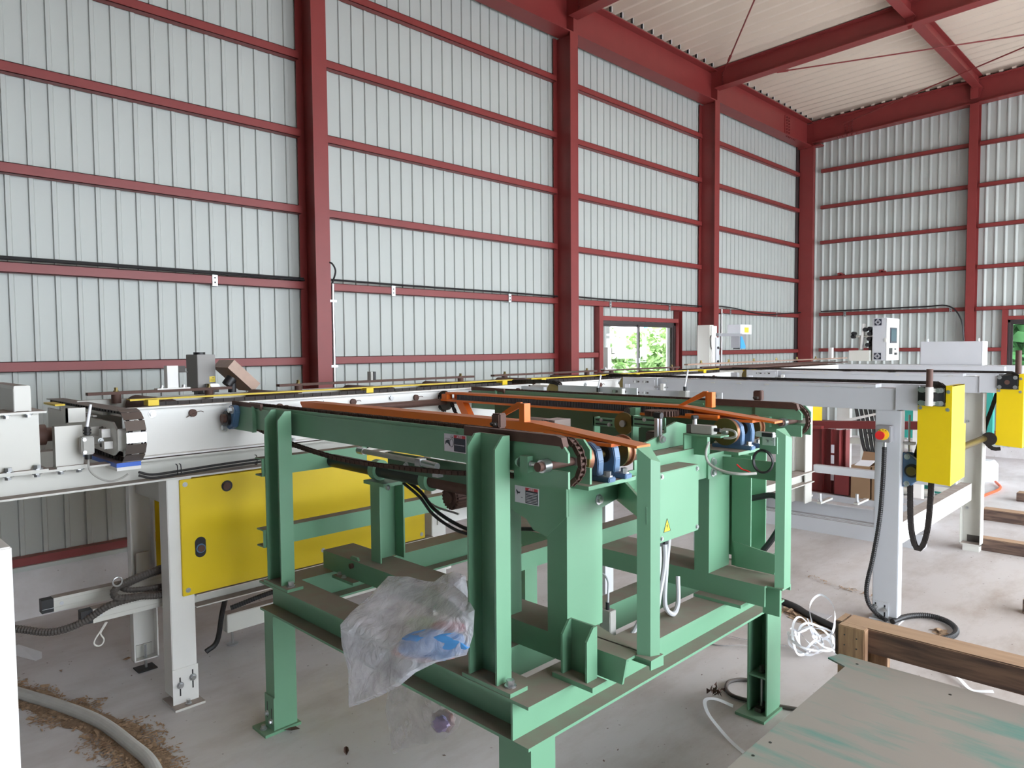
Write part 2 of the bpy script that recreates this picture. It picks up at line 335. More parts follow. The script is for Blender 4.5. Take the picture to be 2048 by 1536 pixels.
# roof: folded sheets, ribs run across the hall
roof = bpy.data.objects.new('ceiling', None); C.objects.link(roof); roof.location = (0, 3, 5.3); struct(roof)
def rz(x): return .04*(x+4.88)
y = -3.2
RP = []
for i in range(3):
    a = i*.2; RP += [(a, .0), (a+.03, 0), (a+.105, .075), (a+.125, .075), (a+.19, .004)]
RP.append((.6, 0))
while y < 12.2:
    b = B(); vs = []; n = len(RP)
    for X in (-5.2, 3.1):
        for a, h in RP: vs.append((X, y+a, 5.262+rz(X)+h))
    b.add(vs, [(i, i+1, i+1+n, i+n) for i in range(n-1)]); obj('roof_sheet', b, 'roofm', roof); y += .6
struct(obj('roof_cover', B().add([(-5.3, -7.2, 5.36), (3.3, -7.2, 5.36+rz(3.3)), (3.3, 12.4, 5.36+rz(3.3)), (-5.3, 12.4, 5.36)], [(0, 1, 2, 3)]), 'roofm', loc=(0, 3, 5.4)))
# steel frame
names = ['nearest the camera, with the silver conduit at its foot', 'left of the window', 'right of the window, behind the marking head']
for k, yc in enumerate((2.912, 5.89, 8.865)):
    t = thing('steel_column', 'dark red steel column on the left wall, '+names[k], 'column', (-4.97, yc, 0))
    b = B(); b.beam('z', 0, 4.84, -5.11, -4.87, yc-.062, yc+.062, .009, .006, 'c', flip=True); obj('column_shaft', b, 'red', t)
    obj('base_plate', B().box(-5.13, -4.83, yc-.1, yc+.1, 0, .014), 'red', t)
    b = B(); b.box(-4.96, -4.875, yc-.004, yc+.004, 4.84, 5.0); obj('stiffener_plate', b, 'red', t)
t = thing('steel_column', 'thick dark red corner column between the left wall and far wall', 'column', (-4.97, 12.07, 0))
obj('column_shaft', B().box(-5.085, -4.86, 11.985, 12.15, 0, 5.22), 'red', t)
obj('column_cap', B().box(-5.10, -4.72, 11.93, 12.2, 4.83, 4.85), 'red', t)
for xc, l in ((-2.585, 'dark red steel column on the far wall, right of the beige cabinets'), (-.14, 'dark red steel column on the far wall past the right window'), (2.3, 'dark red steel column far right on the far wall')):
    t = thing('steel_column', l, 'column', (xc, 11.98, 0)); b = B(); b.beam('z', 0, 4.93+.04*(xc+4.72)+.3, xc-.055, xc+.055, 11.9, 12.06, .008, .006); 
    obj('column_shaft', B().beam('z', 0, 4.90+.04*(xc+4.72), xc-.055, xc+.055, 11.9, 12.06, .008, .006), 'red', t)
    obj('gusset_plate', B().box(xc-.045, xc+.045, 11.88, 11.9, 4.95+.04*(xc+4.72), 5.15+.04*(xc+4.72)), 'red', t)
t = thing('eave_beam', 'long dark red eave beam along the top of the left wall', 'beam', (-4.97, 4, 4.84))
obj('beam_profile', B().beam('y', -3, 11.98, -5.07, -4.87, 4.84, 5.245, .012, .008), 'red', t)
for yc in (-.06, 2.912, 5.89, 8.865): obj('stiffener_plate', B().box(-4.965, -4.885, yc-.0045, yc+.0045, 4.852, 5.233), 'red', t)
obj('splice_plate', B().box(-4.966, -4.955, 11.12, 11.30, 4.90, 5.18), 'red', t)
bolts(t, [(-4.955, 11.17+.08*j, 4.93+.045*i) for i in range(6) for j in (0, 1)], 'x', .012, .02, 'redflat')
bolts(t, [(-4.90, 11.06+.06*i, 4.84) for i in range(6)], '-z', .012, .02, 'redflat')
def slopebeam(name, yc, wd, zb, zt, x0, x1, label, fl=.011):
    t = thing(name, label, 'beam', ((x0+x1)/2, yc, zb))
    b = B()
    def sl(xa, xb, ya, yb, za, zb_): b.add([(xa, ya, za+rz(xa)), (xb, ya, za+rz(xb)), (xb, yb, za+rz(xb)), (xa, yb, za+rz(xa)), (xa, ya, zb_+rz(xa)), (xb, ya, zb_+rz(xb)), (xb, yb, zb_+rz(xb)), (xa, yb, zb_+rz(xa))], [(3,2,1,0),(4,5,6,7),(0,1,5,4),(1,2,6,5),(2,3,7,6),(3,0,4,7)])
    sl(x0, x1, yc-wd/2, yc+wd/2, zb, zb+fl); sl(x0, x1, yc-wd/2, yc+wd/2, zt-fl, zt); sl(x0, x1, yc-.004, yc+.004, zb+fl, zt-fl)
    obj('beam_profile', b, 'red', t); return t
for yc, l in ((-.06, 'dark red rafter behind the camera position'), (2.912, 'dark red rafter above the green machine, nearest'), (5.89, 'dark red rafter cutting the top edge of the photo, left of centre'), (8.865, 'long dark red rafter crossing the roof from the left wall to the top right')):
    t = slopebeam('rafter', yc, .15, 5.0, 5.25, -4.885, 3.08, l)
    bolts(t, [(-4.80, yc-.006, 5.05+.035*i) for i in range(5)], '-y', .010, .014, 'redflat')
t = slopebeam('gable_beam', 11.98, .16, 4.885, 5.215, -4.86, 3.08, 'dark red gable beam along the top of the far wall')
bolts(t, [(-4.36+.05*j, 11.974, 4.95+.04*i) for i in range(5) for j in (0, 1, 2)], '-y', .011, .016, 'redflat')
bolts(t, [(-4.45+.07*i, 11.93, 4.885+rz(-4.3)) for i in range(5)], '-z', .012, .022, 'redflat')
pls = ['short dark red roof beam between rafter and gable, upper right', 'short dark red roof beam at the top edge, beyond the middle rafter', 'dark red roof beam above the machines']
for k, (ya, yb) in enumerate(((8.87, 11.96), (5.9, 8.86), (2.92, 5.88))):
    z0 = 5.085+rz(-2.55); t = thing('tie_beam', pls[k], 'beam', (-2.55, (ya+yb)/2, z0))
    obj('beam_profile', B().beam('y', ya, yb, -2.605, -2.495, z0, z0+.165, .008, .006), 'red', t)
    b = B(); b.add([(-2.60, yb-.01, z0), (-2.50, yb-.01, z0), (-2.535, yb-.01, z0-.12), (-2.565, yb-.01, z0-.12), (-2.60, yb-.02, z0), (-2.50, yb-.02, z0), (-2.535, yb-.02, z0-.12), (-2.565, yb-.02, z0-.12)], [(0,1,2,3),(7,6,5,4),(0,4,5,1),(1,5,6,2),(2,6,7,3),(3,7,4,0)]); obj('gusset_plate', b, 'red', t)
def rod(p, q, l):
    t = thing('brace_rod', l, 'rod', p); obj('rod_bar', B().cyl(p, q, .009, 8), 'red', t); p, q = Vector(p), Vector(q); m = p.lerp(q, .12)
    obj('turnbuckle', B().cyl(m, m+(q-p).normalized()*.14, .016, 8), 'red', t)
rod((-4.76, 8.80, 5.16), (-2.62, 5.98, 5.17), 'thin red brace rod running up to the top edge from the rafter end')
rod((-4.75, 8.98, 5.13), (-.3, 10.8, 5.165), 'thin red brace rod crossing the right roof bay, upper one')
rod((-4.35, 11.86, 5.07), (-.3, 9.7, 5.13), 'thin red brace rod crossing the right roof bay, lower one')
for i in range(96):
    y = -3.2+.2*i
    if y > 2: obj('flute_gap_dark', B().box(-4.885, -4.872, y+.11, y+.135, 5.262, 5.33), 'black', roof); obj('flute_edge', B().box(-4.876, -4.868, y+.135, y+.146, 5.262, 5.325), 'white', roof)  # black boxes stand in for the dark of open flutes, white strips beside
for i in range(50):
    x = -4.7+.15*i; obj('flute_end', B().box(x, x+.05, 11.88, 11.885, 5.218+rz(x), 5.243+rz(x)), 'roofm', roof)
# windows
def window(n, axis, a0, a1, pl, z0, z1, dr):
    t = bpy.data.objects.new('window_%d' % n, None); C.objects.link(t); t.location = (pl, (a0+a1)/2, z0) if axis == 'y' else ((a0+a1)/2, pl, z0); struct(t)
    def bx(a, b_, z, y_, d0=0, d1=.05):
        lo, hi = sorted((pl+dr*d0, pl+dr*d1))
        return (B().box(lo, hi, a, b_, z, y_) if axis == 'y' else B().box(a, b_, lo, hi, z, y_))
    for r in ((a0, a1, z1-.035, z1), (a0, a1, z0, z0+.035)): obj('frame_rail', bx(*r), 'frame', t)
    for r in ((a0, a0+.025, z0, z1), (a1-.045, a1, z0, z1)): obj('frame_stile', bx(*r), 'frame', t)
    mid = (a0+a1)/2-.02
    for i, (p, q) in enumerate(((a0+.025, mid+.03), (mid-.01, a1-.045))):
        s = obj('sash', B(), 'frame', t); s.data.clear_geometry()
        b = B(); d = .012+.018*i; 
        for r in ((p, q, z1-.06, z1-.035), (p, q, z0+.035, z0+.06), (p, p+.03, z0+.06, z1-.06), (q-.035, q, z0+.06, z1-.06)):
            k = bx(*r, d0=d, d1=d+.014); b.add(k.v, k.f)
        s = obj('sash', b, 'frame', t); obj('pane', bx(p+.03, q-.035, z0+.06, z1-.06, d+.005, d+.009), 'glass', s)
    lk = bx(mid-.004, mid+.02, z0+.38, z0+.44, -.004, .05); obj('latch', lk, 'steel', t)
    return t
wi = window(1, 'y', 6.60, 8.21, -5.14, 1.02, 1.90, 1)
window(2, 'x', -2.14, -.34, 12.06, 1.0, 1.93, -1)
for o in [o for o in bpy.data.objects if o.type == 'MESH' and not o.data.vertices]: bpy.data.objects.remove(o)
for i, (a, b_) in enumerate(((6.535, 6.605), (8.205, 8.295))):
    obj('window_post', B().beam('z', .37, 2.06, -5.12, -5.045, a, b_, .004, .004, '0' if i else '1', flip=False), 'red', wl)
obj('window_header', B().box(-5.12, -5.05, 6.605, 8.205, 1.905, 1.955), 'red', wl); obj('window_girt', B().box(-5.12, -5.055, 6.605, 8.205, .955, 1.01), 'red', wl)
obj('window_post', B().box(-2.21, -2.145, 11.99, 12.06, .37, 2.075), 'red', we); obj('window_post', B().box(-.34, -.28, 11.99, 12.06, .37, 2.075), 'red', we)
obj('window_header', B().box(-2.145, -.34, 11.99, 12.06, 1.935, 1.985), 'red', we)
# outside greenery
def foliage(name, cx, cy, sx, sy, z0, z1, n, m1, label, seed, ls=.11):
    rnd = random.Random(seed); b = B()
    for i in range(n):
        a = rnd.random(); p = Vector((cx+sx*(rnd.random()-.5), cy+sy*(rnd.random()-.5), 0)); top = z1*(.8+.35*noise.noise(Vector((p.x*.9, p.y*.9, seed)))); p.z = z0+(top-z0)*rnd.random()**.7
        u = Vector((rnd.uniform(-1,1), rnd.uniform(-1,1), rnd.uniform(-.6,.6))).normalized(); v = u.cross(Vector((rnd.uniform(-1,1), rnd.uniform(-1,1), rnd.uniform(-1,1)))).normalized(); s = ls*rnd.uniform(.6, 1.3)
        b.add([p-u*s, p+v*s*.5, p+u*s, p-v*s*.5], [(0, 1, 2, 3)])
    o = obj(name, b, m1, kind='stuff', loc=(cx, cy, 0)); tag(o, label, 'leaves'); return o
foliage('hedge_foliage', -11.2, 16, 2.6, 9, 0, 2.35, 32000, 'leafy', 'bright green leafy bushes outside the left window', 3)
foliage('tree_foliage', -3.0, 20.5, 9, 5, 0, 6.5, 16000, 'leafd', 'dark green tree leaves outside the right window', 5, .22)
for k, (px, py) in enumerate(((-13.4, 16.2), (-13.6, 17.6), (-13.4, 19.8))):
    one('outdoor_post', B().cyl((px, py, 0), (px, py, 5), .07, 12), ('ghose', 'skyblue', 'skyblue')[k], ('grey post behind the bushes, leftmost through the window', 'pale blue post behind the bushes, middle one', 'pale blue post behind the bushes, right one')[k], 'post', (px, py, 0))
# wall cable and conduit
def cablerun(n, pts, label, r=.009): 
    return one(n, B().tube(pts, r, 6), 'black', label, 'cable', pts[0], smooth_=True)
cablerun('wall_cable', [(-5.05, -1, 2.15), (-5.05, .6, 2.149), (-5.05, 1.8, 2.146), (-5.05, 2.845, 2.143)], 'black cable on the girt left of the nearest column')
cablerun('wall_cable', [(-5.035, -1, 2.133), (-5.03, 1, 2.137), (-5.035, 2.845, 2.13)], 'second black cable lying just under the first, leftmost bay', .007)
cablerun('wall_cable', [(-5.05, 2.98, 2.15), (-5.05, 3.8, 2.145), (-5.05, 4.9, 2.145), (-5.05, 5.82, 2.14)], 'black cable on the girt between the two nearest columns')
cablerun('wall_cable', [(-5.05, 5.96, 2.20), (-5.05, 6.2, 2.15), (-5.05, 7.4, 2.145), (-5.05, 8.79, 2.14)], 'black cable on the girt above the left window')
cablerun('wall_cable', [(-5.05, 8.94, 2.16), (-5.05, 9.6, 2.15), (-5.04, 10.6, 2.08), (-5.04, 11.3, 2.11), (-5.04, 11.97, 2.15)], 'black cable sagging along the last bay before the corner')
cablerun('wall_cable', [(-4.7, 11.97, 2.15), (-3.9, 11.97, 2.155), (-3.2, 11.97, 2.16), (-2.85, 11.93, 2.15), (-2.68, 11.88, 1.95), (-2.64, 11.88, 1.65)], 'black cable along the far wall that bends down beside the column', .011)
def clip(p, ax, l):
    b = B(); x_, y_, z_ = p
    if ax == 'y': b.box(x_, x_+.003, y_-.018, y_+.018, z_-.09, z_).box(x_-.05, x_+.003, y_-.018, y_+.018, z_-.003, z_).box(x_-.03, x_+.003, y_-.018, y_+.018, z_-.09, z_-.087)
    else: b.box(x_-.018, x_+.018, y_-.003, y_, z_-.09, z_).box(x_-.018, x_+.018, y_-.003, y_+.05, z_-.003, z_)
    t = one('cable_clip', b, 'steel', l, 'clip', p); bolts(t, [(x_+.003, y_, z_-.03), (x_+.003, y_, z_-.062)] if ax == 'y' else [(x_, y_-.003, z_-.03), (x_, y_-.003, z_-.06)], 'x' if ax == 'y' else '-y', .005, .004, 'black')
for yv, l in ((2.16, 'galvanised cable clip left of the nearest column'), (3.69, 'galvanised clip on the second bay girt, nearer the conduit'), (5.1, 'galvanised clip on the second bay girt, nearer the second column'), (6.75, 'galvanised clip above the left edge of the window'), (8.0, 'galvanised clip above the right edge of the window'), (9.6, 'galvanised clip past the third column'), (11.1, 'galvanised clip before the corner column')): clip((-5.052, yv, 2.136), 'y', l)
for xv, l in ((-4.33, 'galvanised clip on the far wall left of the tall cabinet'), (-2.84, 'galvanised clip on the far wall above the wide cabinet')): clip((xv, 11.99, 2.14), 'x', l)
t = thing('conduit_pipe', 'silver vertical conduit on the right side of the nearest column', 'conduit', (-4.90, 2.995, 0))
obj('pipe', B().cyl((-4.888, 2.998, .4), (-4.888, 2.998, 2.10), .014, 12), 'steel', t, smooth_=True)
for z in (1.46, 1.96): obj('pipe_clamp', B().box(-4.91, -4.865, 2.962, 3.018, z, z+.016), 'steel', t)
tubeobj('cable', [(-4.89, 2.996, 2.1), (-4.86, 3.01, 2.2), (-4.87, 2.97, 2.26), (-4.93, 2.96, 2.2), (-5.03, 3.02, 2.15)], .007, 'black', t)
t = thing('conduit_pipe', 'silver vertical conduit right of the third column by the marking head', 'conduit', (-4.88, 8.97, 0))
obj('pipe', B().cyl((-4.86, 8.985, .4), (-4.86, 8.985, 2.1), .014, 12), 'steel', t, smooth_=True)
for z in (1.55, 2.03): obj('pipe_clamp', B().box(-4.885, -4.84, 8.95, 9.01, z, z+.016), 'steel', t)
# ================================================================ GREEN TRANSFER TABLE
G = thing('chain_transfer_table', 'green steel chain transfer table with two orange arms, in the centre foreground', 'machine', (-2.05, 2.15, 0))
def post_foot(x0, x1, y0, y1, m='greenn'):   # adjustable foot of one leg
    cx = (x0+x1)/2; cy = (y0+y1)/2
for k, (x0, x1, y0, y1, op) in enumerate(((-2.845, -2.77, 1.385, 1.485, 0), (-1.435, -1.31, 1.39, 1.49, 1), (-1.435, -1.345, 2.90, 3.03, 2), (-2.845, -2.77, 2.9, 3.0, 0))):
    b = B()
    if op == 2: b.beam('z', .012, .51, x0, x1, y0, y1, .007, .006, '1', flip=True).box(x0+.007, x1-.007, y0, y1-.006, .17, .178)
    else: b.box(x0, x1, y0, y1, .012, .51)
    lg = obj('leg', b, 'greenn', G)
    obj('foot_plate', B().box(x0-.03, x1+.012, y0-.05, y1+.012, 0, .012), 'greenn', lg)
    if op == 0: obj('slotted_bracket', B().box(x0-.002, x1+.002, y0-.006, y0, .012, .15), 'greenn', lg); bolts(lg, [(x0+.02, y0-.006, .07), (x1-.02, y0-.006, .045)], '-y', .008, .012); bolts(lg, [(x0+.03, y0-.03, .012)], 'z', .01, .018); obj('slot', B().box(x0+.017, x0+.022, y0-.0065, y0-.0055, .05, .12).box(x1-.022, x1-.017, y0-.0065, y0-.0055, .03, .10), 'black', lg)
    if op == 2:
        bolts(lg, [((x0+x1)/2, (y0+y1)/2-.02, .178)], 'z', .010, .03, 'grime'); obj('jack_bolt', B().cyl(((x0+x1)/2, (y0+y1)/2-.02, .03), ((x0+x1)/2, (y0+y1)/2-.02, .17), .006, 8), 'steel', lg)
        obj('foot_block', B().box(x0+.03, x1-.03, y0+.01, y1-.04, .012, .03), 'grime', lg)
Hh = dict(tf=.009, tw=.007)
obj('base_beam', B().beam('y', 1.37, 2.96, -1.425, -1.30, .51, .634, **Hh), 'green', G)
obj('base_beam', B().beam('x', -2.85, -1.425, 1.37, 1.495, .51, .634, **Hh), 'green', G)
obj('base_beam', B().beam('y', 1.495, 2.96, -2.85, -2.725, .51, .634, **Hh), 'green', G)
obj('base_beam', B().beam('x', -2.725, -1.425, 2.87, 2.995, .51, .634, **Hh), 'green', G)
obj('base_beam', B().beam('y', 1.495, 2.87, -1.69, -1.605, .53, .634, tf=.008, tw=.006, web='1'), 'green', G)
# lifting cross beams
K1 = obj('cross_beam', B().add([(-2.78,1.632,.645),(-1.182,1.632,.645),(-1.167,1.632,.722),(-2.78,1.632,.722),(-2.78,1.64,.645),(-1.182,1.64,.645),(-1.167,1.64,.722),(-2.78,1.64,.722)], [(0,1,2,3),(7,6,5,4),(0,4,5,1),(1,5,6,2),(2,6,7,3),(3,7,4,0)]).box(-2.78, -1.167, 1.64, 1.70, .714, .722).add([(-2.78,1.70,.714),(-1.167,1.70,.714),(-1.40,1.785,.714),(-2.78,1.785,.714),(-2.78,1.70,.722),(-1.167,1.70,.722),(-1.40,1.785,.722),(-2.78,1.785,.722)], [(3,2,1,0),(4,5,6,7),(0,1,5,4),(1,2,6,5),(2,3,7,6),(3,0,4,7)]).box(-2.78, -1.5, 1.70, 1.785, .645, .653).box(-1.5, -1.13, 1.70, 1.706, .69, .722), 'green', G)
obj('tip_angle', B().box(-1.17, -1.112, 1.672, 1.735, .716, .722).add([(-1.118,1.68,.69),(-1.112,1.735,.69),(-1.112,1.735,.716),(-1.118,1.68,.716),(-1.123,1.68,.69),(-1.117,1.735,.69),(-1.117,1.735,.716),(-1.123,1.68,.716)], [(0,1,2,3),(7,6,5,4),(0,4,5,1),(1,5,6,2),(2,6,7,3),(3,7,4,0)]), 'green', K1)
K2 = obj('cross_beam', B().box(-2.78, -1.165, 2.485, 2.493, .645, .722).box(-2.78, -1.165, 2.493, 2.63, .714, .722).box(-2.78, -1.5, 2.493, 2.63, .645, .653).box(-1.165, -1.105, 2.50, 2.57, .716, .722), 'green', G)
obj('tip_angle', B().box(-1.19, -1.12, 2.60, 2.606, .69, .714), 'green', K2)
obj('shim_plate', B().box(-1.43, -1.235, 2.44, 2.50, .634, .646), 'green', G); obj('shim_plate', B().box(-1.20, -1.135, 2.545, 2.56, .60, .70), 'green', G)
for xx in (-1.94,): obj('stretcher_beam', B().beam('y', 1.79, 2.95, xx-.07, xx, .722, .79, .006, .006, '1'), 'green', G)
for z0, z1, ya, yb in ((.78, .855, 1.37, 2.96), (1.077, 1.152, 1.37, 1.88)):
    obj('side_rail', B().beam('y', ya, yb, -2.86, -2.80, z0, z1, .006, .006, '1'), 'green', G)
# channel posts carrying the near rail
for x0, x1, zt, lab in ((-2.795, -2.675, 1.352, None), (-1.55, -1.43, 1.352, None)):
    p = obj('post', B().box(x0, x1, 1.432, 1.438, .646, zt), 'green', G)
    for xx in (x0, x1-.007): obj('post_flange', B().prism([(1.38, .646), (1.432, .646), (1.432, zt), (1.41, zt), (1.38, zt-.035)], 'x', xx, xx+.007), 'greenn', p)
    obj('post_foot', B().box(x0-.02, x1+.06, 1.372, 1.442, .634, .646), 'green', p); bolts(p, [(x1+.028, 1.405, .646)], 'z', .012, .02)
bolts(G, [(-2.76, 1.431, 1.13), (-2.76, 1.431, .95)], '-y', .004, .003)
# far-side posts on the rear rail
for x0 in (-2.7, -1.62):
    obj('post', B().beam('z', .634, 1.24, x0, x0+.075, 2.98, 3.06, .006, .006, '1', flip=True), 'greenn', G)
# yoke post with clamped pipe
p = obj('post', B().beam('z', .722, 1.055, -2.49, -2.425, 1.685, 1.81, .007, .006, '0'), 'greenn', G)
p.data.materials[0] = MT['greenn']
# columns
M1 = obj('column', B().box(-1.463, -1.384, 1.632, 1.805, .722, 1.092), 'greenn', G)
hd = B().prism([(-1.66, 1.10), (-1.60, 1.075), (-1.55, 1.06), (-1.52, 1.03), (-1.463, 1.02), (-1.384, 1.092), (-1.384, 1.19), (-1.66, 1.19)], 'y', 1.630, 1.640); obj('head_plate', hd, 'greenn', M1)
obj('head_side', B().prism([(1.64, 1.092), (1.80, 1.092), (1.98, 1.128), (1.98, 1.19), (1.64, 1.19)], 'x', -1.392, -1.383), 'greenn', M1); bolts(M1, [(-1.383, 1.785, 1.122)], 'x', .012, .012)
obj('column_web', B().box(-1.70, -1.64, 1.64, 1.70, .722, 1.19), 'greenn', G)
M2 = obj('column', B().box(-1.454, -1.391, 2.485, 2.645, .722, 1.10), 'greenn', G)
obj('head_plate', B().box(-1.384, -1.376, 2.45, 2.63, 1.095, 1.19).box(-1.45, -1.384, 2.45, 2.458, 1.095, 1.30).box(-1.395, -1.384, 2.45, 2.475, 1.19, 1.30), 'greenn', M2); bolts(M2, [(-1.376, 2.485, 1.158), (-1.376, 2.485, 1.118)], 'x', .012, .012)
obj('column', B().beam('z', .722, 1.17, -1.38, -1.30, 2.645, 2.78, .007, .006, '0'), 'greenn', G)
obj('hook_plate', B().prism([(-1.36, .722), (-1.20, .722), (-1.19, .79), (-1.20, .80), (-1.37, .82)], 'y', 2.64, 2.646).box(-1.21, -1.197, 2.646, 2.69, .735, .80), 'greenn', G)
# end posts
F1 = obj('end_post', B().add([(-1.167,1.682,.722),(-1.130,1.695,.722),(-1.118,1.725,.722),(-1.16,1.735,.722),(-1.167,1.682,1.315),(-1.130,1.695,1.285),(-1.118,1.725,1.275),(-1.16,1.735,1.315)], [(3,2,1,0),(4,5,6,7),(0,1,5,4),(1,2,6,5),(2,3,7,6),(3,0,4,7)]), 'greenn', G)
F2 = obj('end_post', B().add([(-1.135,2.50,.722),(-1.105,2.512,.722),(-1.100,2.555,.722),(-1.13,2.56,.722),(-1.135,2.50,1.30),(-1.105,2.512,1.28),(-1.100,2.555,1.265),(-1.13,2.56,1.30)], [(3,2,1,0),(4,5,6,7),(0,1,5,4),(1,2,6,5),(2,3,7,6),(3,0,4,7)]), 'greenn', G)
# beam between the heads and bearing shelf
obj('head_beam', B().beam('y', 1.98, 2.45, -1.46, -1.384, 1.10, 1.222, .006, .006, '1'), 'green', G)
obj('head_arm', B().add([(-1.40,1.90,1.19),(-1.14,1.69,1.15),(-1.14,1.70,1.15),(-1.40,1.915,1.19),(-1.40,1.90,1.10),(-1.14,1.69,1.10),(-1.14,1.70,1.10),(-1.40,1.915,1.10)], [(0,1,2,3),(7,6,5,4),(0,4,5,1),(1,5,6,2),(2,6,7,3),(3,7,4,0)]), 'greenn', G)
obj('cross_tie', B().box(-1.40, -1.11, 2.56, 2.566, 1.10, 1.17), 'greenn', G)
def bearing_set(y0):
    obj('bearing_shelf', B().box(-1.52, -1.315, y0-.03, y0+.21, 1.178, 1.19), 'green', G)
    sh = obj('roller_shaft', B().cyl((-1.389, y0-.005, 1.262), (-1.389, y0+.26, 1.262), .012, 14), 'brass', G, smooth_=True)
    obj('disc', B().cyl((-1.389, y0, 1.262), (-1.389, y0+.006, 1.262), .054, 40), 'brass', sh, smooth_=True)
    obj('roller', B().cyl((-1.389, y0+.006, 1.262), (-1.389, y0+.03, 1.262), .05, 32), 'copper', sh, smooth_=True); obj('roller', B().cyl((-1.389, y0+.21, 1.262), (-1.389, y0+.235, 1.262), .044, 32), 'copper', sh, smooth_=True)
    obj('disc', B().cyl((-1.389, y0+.235, 1.262), (-1.389, y0+.243, 1.262), .052, 40), 'copper', sh, smooth_=True); obj('disc', B().cyl((-1.389, y0+.203, 1.262), (-1.389, y0+.21, 1.262), .05, 40), 'brass', sh, smooth_=True)
    obj('hub_cap', B().cyl((-1.389, y0-.012, 1.262), (-1.389, y0, 1.262), .012, 20, .016), 'steel', sh, smooth_=True)
    for yy in (y0+.055, y0+.14):
        pb = obj('pillow_block', B().box(-1.475, -1.303, yy-.002, yy+.034, 1.19, 1.206).prism([(-1.43, 1.206), (-1.348, 1.206), (-1.345, 1.25), (-1.352, 1.285), (-1.372, 1.303), (-1.389, 1.307), (-1.406, 1.303), (-1.426, 1.285), (-1.433, 1.25)], 'y', yy, yy+.03), 'blue', G, bev=.003)
        obj('bearing_insert', B().cyl((-1.389, yy-.006, 1.262), (-1.389, yy+.036, 1.262), .028, 24), 'black', pb, smooth_=True); bolts(pb, [(-1.322, yy+.016, 1.206), (-1.456, yy+.016, 1.206)], 'z', .011, .016)
bearing_set(1.68); bearing_set(2.60)
# chain rails
def rail(y0, w, first):
    yb = y0+w; n = 'near' if first else 'far'
    r = obj('chain_rail', B().box(-3.05, -1.40, y0, y0+.006, 1.248, 1.352).box(-3.05, -1.40, yb-.006, yb, 1.248, 1.352).box(-3.05, -1.40, y0+.006, yb-.006, 1.248, 1.254).box(-3.05, -1.40, y0+.006, yb-.006, 1.33, 1.336), 'dgreen' if not first else 'green', G)
    r.data.materials[0] = MT['greenn']
    obj('rail_lip', B().box(-3.03, -1.68, y0-.006, y0, 1.333, 1.340), 'greenn', r)
    obj('end_plate', B().box(-3.25, -3.03, y0-.008, y0, 1.235, 1.350).box(-3.038, -3.03, y0-.018, y0-.008, 1.235, 1.35), 'greenn', r); obj('end_plate', B().box(-3.25, -3.03, yb, yb+.008, 1.235, 1.350), 'greenn', r)
    for yy, e in ((y0-.008, 0), (yb, .0)):
        obj('take_up_plate', B().prism([(-1.43, 1.222), (-1.228, 1.222), (-1.228, 1.268), (-1.33, 1.268), (-1.33, 1.292), (-1.228, 1.292), (-1.228, 1.318), (-1.252, 1.345), (-1.43, 1.345)], 'y', yy, yy+.008), 'greenn', r)
    obj('take_up_block', B().box(-1.385, -1.355, y0-.03, y0-.008, 1.255, 1.30), 'greenn', r); bolts(r, [(-1.36, y0-.018, 1.279)], 'x', .006, .03); bolts(r, [(-1.395, y0-.018, 1.279)], '-x', .010, .012)
    obj('idler_shaft', B().cyl((-1.30, y0-.05, 1.279), (-1.30, yb+.05, 1.279), .013, 14), 'rust', r, smooth_=True); obj('shaft_collar', B().cyl((-1.30, y0-.035, 1.279), (-1.30, y0-.008, 1.279), .018, 14), 'steel', r, smooth_=True)
    obj('hub_cap', B().cyl((-1.285, yb+.008, 1.279), (-1.285, yb+.02, 1.279), .016, 16, .010), 'steel', r, smooth_=True)
    # hardened guide strips with a rolled end
    for xa, xb in ((-1.64, -1.27),):
        obj('guide_strip', B().prism([(xa, 1.335), (xb+.015, 1.335), (xb+.022, 1.328), (xb+.028, 1.335), (xb+.020, 1.358), (xb, 1.363), (xa, 1.363)], 'y', y0-.010, y0+.012), 'rust', r)
    obj('guide_strip', B().prism([(-3.25, 1.345), (-2.98, 1.345), (-2.975, 1.335), (-2.965, 1.335), (-2.97, 1.362), (-3.25, 1.366)], 'y', y0-.010, y0+.002), 'rust', r)
    yc = y0+w/2; zc = 1.285; arc = [(-1.283+.062*math.sin(a), yc, zc+.062*math.cos(a)) for a in [i*math.pi/8 for i in range(0, 9)]]
    chain('drive_chain', r, [(-3.2, yc, 1.352), (-2.4, yc, 1.352), (-1.6, yc, 1.352)]+arc+[(-1.5, yc, 1.222), (-1.75, yc, 1.20), (-2.0, yc, 1.186), (-2.4, yc, 1.175), (-2.8, yc, 1.20), (-3.05, yc, 1.235), (-3.22, yc, 1.26)], (0, 1, 0), .0155, .024, .013, m='rustchain')
    if first:
        fb = obj('flange_bearing', B().prism([(-3.29, 1.255), (-3.235, 1.235), (-3.19, 1.25), (-3.165, 1.32), (-3.175, 1.348), (-3.21, 1.35), (-3.28, 1.32), (-3.295, 1.285)], 'y', y0-.036, y0-.008), 'blue', r, bev=.004)
        obj('bearing_ring', B().cyl((-3.235, y0-.05, 1.288), (-3.235, y0-.03, 1.288), .034, 24), 'black', fb, smooth_=True); obj('shaft_end', B().cyl((-3.235, y0-.066, 1.288), (-3.235, y0-.02, 1.288), .02, 20), 'rust', fb, smooth_=True)
        bolts(fb, [(-3.19, y0-.036, 1.328), (-3.262, y0-.036, 1.243)], '-y', .013, .018)
    else:
        obj('sprocket', B().cyl((-3.2, y0+.01, 1.30), (-3.2, y0+.02, 1.30), .06, 24), 'rust', r)
    return r
r1 = rail(1.462, .085, True); r2 = rail(2.95, .085, False)
